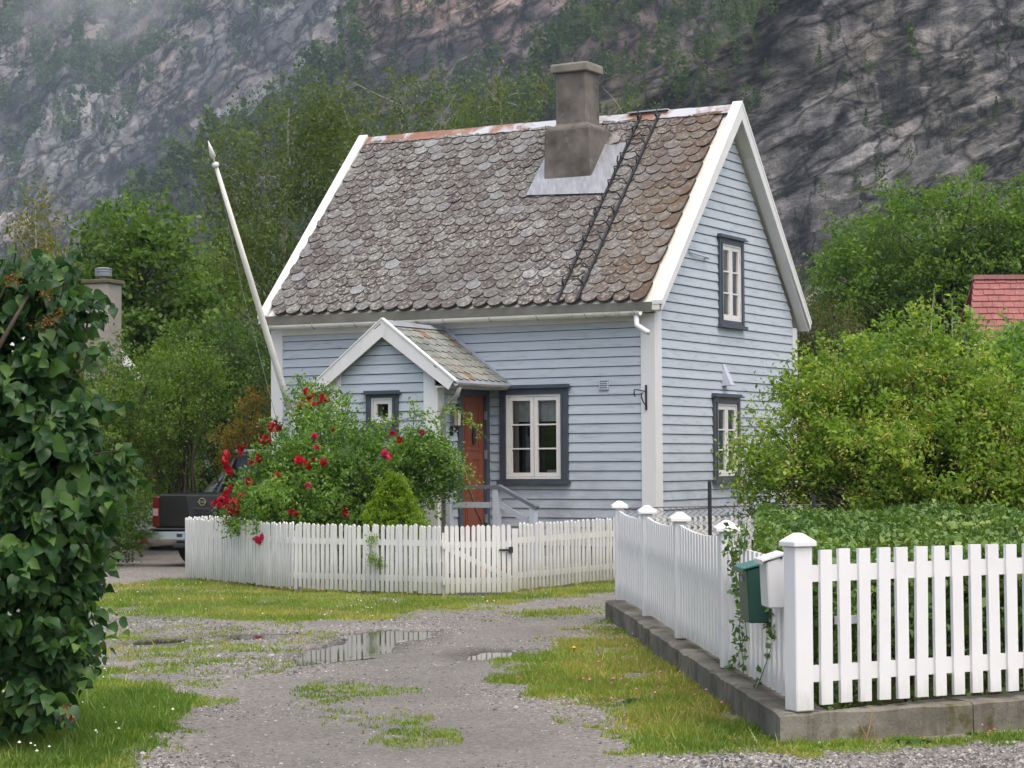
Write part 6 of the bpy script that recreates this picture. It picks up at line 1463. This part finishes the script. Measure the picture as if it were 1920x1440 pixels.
# ------------------------------------------------------------------ lilac in the left foreground
def build_lilac():
    g = np.random.default_rng(200)
    e = empty('lilac_bush', (-3.2, 11.8, 0)); tag(e, 'tall lilac bush with heart-shaped leaves filling the left edge', 'bush'); base = np.array([-3.2, 11.8, 0])
    lb = np.array([lobe(20, 640, 11.9, 150, 170, .7), lobe(70, 780, 11.7, 130, 160, .75), lobe(120, 890, 11.6, 120, 120, .7), lobe(60, 1000, 11.6, 150, 140, .8), lobe(60, 1150, 11.5, 110, 110, .7), lobe(30, 1270, 11.4, 90, 90, .55), lobe(-150, 800, 11.9, 200, 330, .9), lobe(-120, 1150, 11.8, 160, 220, .8), lobe(60, 560, 12.0, 95, 70, .5), lobe(115, 1120, 11.5, 62, 110, .4), lobe(100, 1235, 11.4, 62, 65, .4)])
    vol = lb[:, 3] * lb[:, 5]; nt = 620; k = g.choice(len(lb), nt, p=vol / vol.sum()); d = g.normal(size=(nt, 3)); d[:, 1] -= .6 * g.random(nt); d /= np.linalg.norm(d, axis=1)[:, None]
    root_ = lb[k, :3] + d * (.12 + .50 * g.random(nt) ** .7)[:, None] * lb[k, 3:6]
    tdir = d + g.normal(size=(nt, 3)) * .45; tdir[:, 2] += .15; tdir /= np.linalg.norm(tdir, axis=1)[:, None]; tl = g.uniform(.16, .38, nt)
    C = []; TD = []; SZ = []
    for i in range(nt):
        m_ = int(g.integers(6, 13)); side = np.cross(tdir[i], g.normal(size=3)); side /= np.linalg.norm(side)
        for j in range(m_):
            t = (j + .6) / m_; p = root_[i] + tdir[i] * tl[i] * t + np.array([0, 0, -.16 * tl[i] * t * t])
            sd = side if j % 2 else np.cross(tdir[i], side)
            for sg in (1, -1): C.append(p + sd * sg * .025 + g.normal(size=3) * .012); TD.append(tdir[i] * .5 + sd * sg * .8); SZ.append((1.15 - .55 * t) * g.uniform(.7, 1.2))
    C = np.array(C); TD = np.array(TD); SZ = np.array(SZ); kk = C[:, 2] > .1; C = C[kk]; TD = TD[kk]; SZ = SZ[kk]
    # sprays sticking out at the edge, as along twigs
    tw = MB()
    spr = [((0, 560), (30, 455)), ((60, 560), (95, 490)), ((80, 620), (125, 510)), ((90, 640), (150, 560)), ((120, 720), (205, 640)), ((130, 700), (175, 600)), ((150, 860), (255, 845)), ((160, 900), (240, 870)), ((150, 1000), (215, 1040)), ((120, 1050), (175, 1080)), ((110, 1180), (170, 1240)), ((100, 1150), (160, 1190)), ((70, 1260), (120, 1310)), ((150, 960), (215, 930)), ((10, 620), (60, 520))]
    for a, b in spr:
        p0, p1 = at(*a, 11.6), at(*b, 11.45); limb(tw, p0 - base, p1 - base, .008, .003, g, .02, 5, 4)
        for t in np.linspace(.15, 1.02, 12): C = np.vstack([C, p0 * (1 - t) + p1 * t + g.normal(size=3) * .03]); TD = np.vstack([TD, (p1 - p0) / np.linalg.norm(p1 - p0) * .5 + g.normal(size=3) * .5]); SZ = np.append(SZ, (1.1 - .5 * t) * g.uniform(.7, 1.2))
    for i in range(46):
        p = C[g.integers(len(C))]; limb(tw, (-3.45 + g.uniform(-1, 1) * .3 - base[0], 11.95 + g.normal() * .15 - base[1], 0), p - base, .022, .005, g, .05, 6, 5)
    p0, p1 = at(-5, 655, 11.3), at(55, 550, 11.5); tw.tube([p0 - base, (p0 + p1) / 2 - base, p1 - base], [.016, .012, .006], 6)
    tw.done('stems', M_BARK, e, smooth=True, kind='stuff')
    def leafmesh(seed, mat):
        gg = np.random.default_rng(seed); out = []
        half = [(0, 0), (.10, -.06), (.24, -.075), (.37, -.01), (.45, .12), (.47, .28), (.42, .45), (.33, .61), (.22, .77), (.11, .92), (0, 1.10)]
        V = [(0, y, 0) for _, y in half] ; nL = len(half); cur = gg.uniform(.15, .5); foldv = gg.uniform(.05, .42); wav = gg.uniform(0, .05)
        V = [(0, y, -cur * (y - .4) ** 2) for _, y in half]
        for sg in (1, -1): V += [(sg * x, y, foldv * x - cur * (y - .4) ** 2 + wav * math.sin(9 * y + sg * 2)) for x, y in half[1:-1]]
        Fc = []
        for s_ in range(2):
            o = nL + s_ * (nL - 2); sd = [0] + [o + i for i in range(nL - 2)] + [nL - 1]
            for i in range(nL - 1):
                a, b, c, dd = i, i + 1, sd[i + 1], sd[i]
                f = [a, b] + ([c] if c != b else []) + ([dd] if dd != a else [])
                if len(f) >= 3: Fc.append(tuple(f) if s_ == 0 else tuple(f[::-1]))
        V = [(x, y - .0, z) for x, y, z in V]
        me = bpy.data.meshes.new('leaf'); me.from_pydata(V, [], Fc); me.update(); me.materials.append(mat); me.polygons.foreach_set('use_smooth', np.ones(len(Fc), bool)); return me, V, Fc
    LM = [leafmesh(i, LEAF['lilac_o']) for i in range(8)]
    vis = (C[:, 0] > -0.262 * C[:, 1]); front_ = np.where(vis, C[:, 1], 99); order = np.argsort(front_ + g.normal(0, .15, len(C)))
    bm_ = MB(); rn = []
    for r_, i in enumerate(order):
        c = C[i]; s_ = .096 * SZ[i]
        tip = Vector((TD[i][0] + g.normal() * .25, TD[i][1] + g.normal() * .25, TD[i][2] * .6 - .75 + g.normal() * .3)).normalized()     # leaves hang
        nv = Vector((g.normal() * .8, -.55 + g.normal() * .6, .6 + g.normal() * .45)); x_ = tip.cross(nv).normalized(); nz = x_.cross(tip)
        m4 = Matrix.Translation(Vector(c - base)) @ Matrix((x_, tip, nz)).transposed().to_4x4() @ Matrix.Scale(s_, 4)
        me, V, Fc = LM[int(g.integers(8))]
        if r_ < 300:
            o = link(bpy.data.objects.new('leaf', me), e); o.matrix_local = m4
        else:
            bm_.add([tuple(m4 @ Vector(v)) for v in V], Fc); rn += [g.random()] * len(Fc)
    mk('leaves', bm_.v, bm_.f, LEAF['lilac'], e, smooth=True, kind='stuff', rnd=rn)
    # spent flower heads
    for px, py in ((110, 590), (95, 605), (75, 610), (30, 520), (85, 550), (18, 525)):
        c = at(px, py, 11.35); V, q, r2 = leafgeo(c + g.normal(size=(34, 3)) * (.025, .025, .018), .016, .8, seed=int(px)); mk('spent_flower_head', V - base, q, leafmat('spent_lilac', (0.14, 0.06, 0.02), (0.22, 0.10, 0.03)), e, rnd=r2, kind='stuff')
build_lilac()
# withered leaf and hosta at its foot
wd_ = at(127, 1337, 11.1); wl_ = empty('withered_leaf', wd_.tolist()); tag(wl_, 'crumpled withered brown leaf hanging at the foot of the lilac', 'leaf')
V = []; Fc = []; g = np.random.default_rng(210)
for k in range(9):
    a = g.normal() * .9 - math.pi / 2; l = .02 + g.random() * .04; dx_, dz_ = math.cos(a) * l, math.sin(a) * l; i = len(V); w_ = .008 + g.random() * .012
    V += [(-w_, g.normal() * .01, .05), (w_, g.normal() * .01, .05), (dx_ + w_, -.02 + g.normal() * .015, .02 + dz_), (dx_ - w_, -.02 + g.normal() * .015, .01 + dz_), (dx_, -.035, dz_ - .01)]; Fc += [(i, i + 1, i + 2, i + 3), (i + 3, i + 2, i + 4)]
mk('blade', V, Fc, plain('withered_brown', (0.19, 0.11, 0.045), 0.8, var=.35, scale=30), wl_)
def rosette(name, label, cat, px, py, Y_, n, ln_, mat, seed, group=None, z=None, flat=.5):
    g = np.random.default_rng(seed); c = at(px, py, Y_) if z is None else gnd(px, py); e = empty(name, (c[0], c[1], max(c[2], 0))); tag(e, label, cat, group); 
    for k in range(n):
        a = 2 * math.pi * (k + g.normal(0, .2)) / n; u = np.array([math.cos(a), math.sin(a), 0]); s_ = np.array([-u[1], u[0], 0]); l = ln_ * g.uniform(.7, 1.15); V = []
        for i in range(5):
            t = i / 4; w_ = l * .22 * math.sin(math.pi * (t * .85 + .12)); p = u * l * t * (1 - .2 * flat) + np.array([0, 0, l * (.75 * t - (.55 + .4 * flat) * t * t)])
            V += [p - s_ * w_ + (0, 0, .15 * w_), p + (0, 0, -.1 * w_), p + s_ * w_ + (0, 0, .15 * w_)]
        mk('leaf', V, [(3 * i + j, 3 * i + j + 1, 3 * i + j + 4, 3 * i + j + 3) for i in range(4) for j in (0, 1)], mat, e, smooth=True)
    return e
M_WEED = leafmat('weed_leaves', (0.04, 0.10, 0.02), (0.08, 0.17, 0.03), objr=True)
M_HOSTA = leafmat('yellow_green_hosta', (0.17, 0.24, 0.03), (0.28, 0.33, 0.05), objr=True)
rosette('hosta', 'yellow-green leaves at the foot of the lilac in the bottom left corner', 'plant', 18, 1415, 10.9, 9, .16, M_HOSTA, 1, z=0)
WG = 'weeds at the foot of the wall'
rosette('weed', 'broad-leaved green weed against the wall under the front fence', 'weed', 1712, 1395, 11.9, 11, .17, M_WEED, 2, WG, z=0)
rosette('weed', 'upright leafy weed by the corner of the wall', 'weed', 1545, 1385, 11.8, 9, .12, M_WEED, 3, WG, z=0, flat=.1)
rosette('weed', 'small weed near the crack at the right end of the wall', 'weed', 1830, 1378, 11.9, 9, .08, M_WEED, 4, WG, z=0)
rosette('weed', 'dark green weed on the grass verge beside the lane wall', 'weed', 1195, 1318, 13.3, 12, .11, M_WEED, 5, WG, z=0)
rosette('weed', 'little weed in the middle of the gravel drive', 'weed', 740, 1370, 12, 8, .06, M_WEED, 6, WG, z=0)
ds = gnd(1620, 1400); e = empty('dry_stalk', ds.tolist()); tag(e, 'dry brown branching stalk in front of the wall', 'stalk'); m = MB()
m.tube([(0, 0, 0), (.03, .0, .10), (.05, .02, .20)], [.006, .005, .003], 5); m.tube([(.015, 0, .05), (-.02, .0, .12), (-.035, 0, .15)], [.004, .003, .002], 4); m.tube([(.06, 0, 0), (.055, .0, .12)], [.003, .002], 4); m.done('stem', plain('dry_stem', (0.25, 0.16, 0.08), .8), e)
dd = gnd(1076, 1232); e = empty('dandelion', dd.tolist()); tag(e, 'yellow dandelion on the verge beside the lane wall', 'flower'); m = MB(); m.tube([(0, 0, 0), (0, 0, .07)], .003, 4); m.done('stem', M_WEED, e); m = MB(); m.lathe([(.004, .065), (.018, .075), (.014, .084), (.004, .088)], 10); m.done('bloom', plain('dandelion_yellow', (0.65, 0.42, 0.02), .7), e)
for i, (px, py, s_) in enumerate(((1690, 1392, .07), (1585, 1388, .09))):
    c = gnd(px, py); m = MB(); r2 = np.random.default_rng(i); V = [(math.cos(a) * s_ * r2.uniform(.7, 1.2), math.sin(a) * s_ * .6 * r2.uniform(.7, 1.2), z) for z, in ((-.01,), (.02,)) for a in np.linspace(0, 6.28, 8)[:-1]]
    m.add(V, [tuple(range(7))[::-1], tuple(range(7, 14))] + [(k, (k + 1) % 7, 7 + (k + 1) % 7, 7 + k) for k in range(7)]); o = m.done('flat_stone', plain('stone_%s' % ('red' if i == 0 else 'grey'), ((0.22, 0.11, 0.07), (0.16, 0.15, 0.14))[i], .8)); o.location = c
    tag(o, ['reddish flat stone by the broad-leaved weed', 'grey flat stone at the wall corner'][i], 'stone')

# ------------------------------------------------------------------ air
hz = MB(); hz.box(-1900, 1900, -60, 2500, -1.5, 760); o = hz.done('haze', None, kind='stuff'); o.data.materials.clear()
m = bpy.data.materials.new('valley_air'); m.use_nodes = True; t = m.node_tree; t.nodes.clear()
ou = t.nodes.new('ShaderNodeOutputMaterial'); pv = t.nodes.new('ShaderNodeVolumePrincipled'); pv.inputs['Color'].default_value = (0.66, 0.81, 1.0, 1); pv.inputs['Density'].default_value = 0.00014
t.links.new(pv.outputs[0], ou.inputs['Volume']); o.data.materials.append(m)

# a shred of low cloud caught on the far cliff
c = at(225, 45, 1080); mi = MB(); nl_, nk = 12, 20; V = []
for i in range(nl_ + 1):
    th = math.pi * i / nl_
    for k in range(nk): ph = 2 * math.pi * k / nk; V.append((c[0] + 62 * math.sin(th) * math.cos(ph) + 12 * math.cos(th), c[1] + 20 * math.sin(th) * math.sin(ph) - 45, c[2] + 30 * math.cos(th) + 16 * math.sin(th) * math.cos(ph)))
mi.add(V, [((i + 1) * nk + k, (i + 1) * nk + (k + 1) % nk, i * nk + (k + 1) % nk, i * nk + k) for i in range(nl_) for k in range(nk)])
o = mi.done('mist', None, kind='stuff'); o.data.materials.clear()
m = bpy.data.materials.new('low_cloud'); m.use_nodes = True; t = m.node_tree; t.nodes.clear(); ou = t.nodes.new('ShaderNodeOutputMaterial'); pv = t.nodes.new('ShaderNodeVolumePrincipled')
pv.inputs['Color'].default_value = (1.0, 1.0, 1.0, 1); q_ = coords(t, (1, 1, 1)); ds_ = t.nodes.new('ShaderNodeVectorMath'); ds_.operation = 'DISTANCE'; sc_ = t.nodes.new('ShaderNodeMapping')
sc_.inputs['Scale'].default_value = (1 / 62, 1 / 20, 1 / 30); sc_.inputs['Location'].default_value = (-c[0] / 62, -(c[1] - 45) / 20, -c[2] / 30); t.links.new(q_, sc_.inputs[0]); ln_ = t.nodes.new('ShaderNodeVectorMath'); ln_.operation = 'LENGTH'; t.links.new(sc_.outputs[0], ln_.inputs[0])
fall = t.nodes.new('ShaderNodeMapRange'); fall.inputs[1].default_value = 1.0; fall.inputs[2].default_value = .1; t.links.new(ln_.outputs['Value'], fall.inputs[0])
nz_ = ramp(t, noise(t, q_, .03, 5, .6, .5), [(.42, 0.0), (.70, 1.0)])
t.links.new(math_(t, 'MULTIPLY', math_(t, 'MULTIPLY', nz_, fall.outputs[0]), .032), pv.inputs['Density']); t.links.new(pv.outputs[0], ou.inputs['Volume']); o.data.materials.append(m)
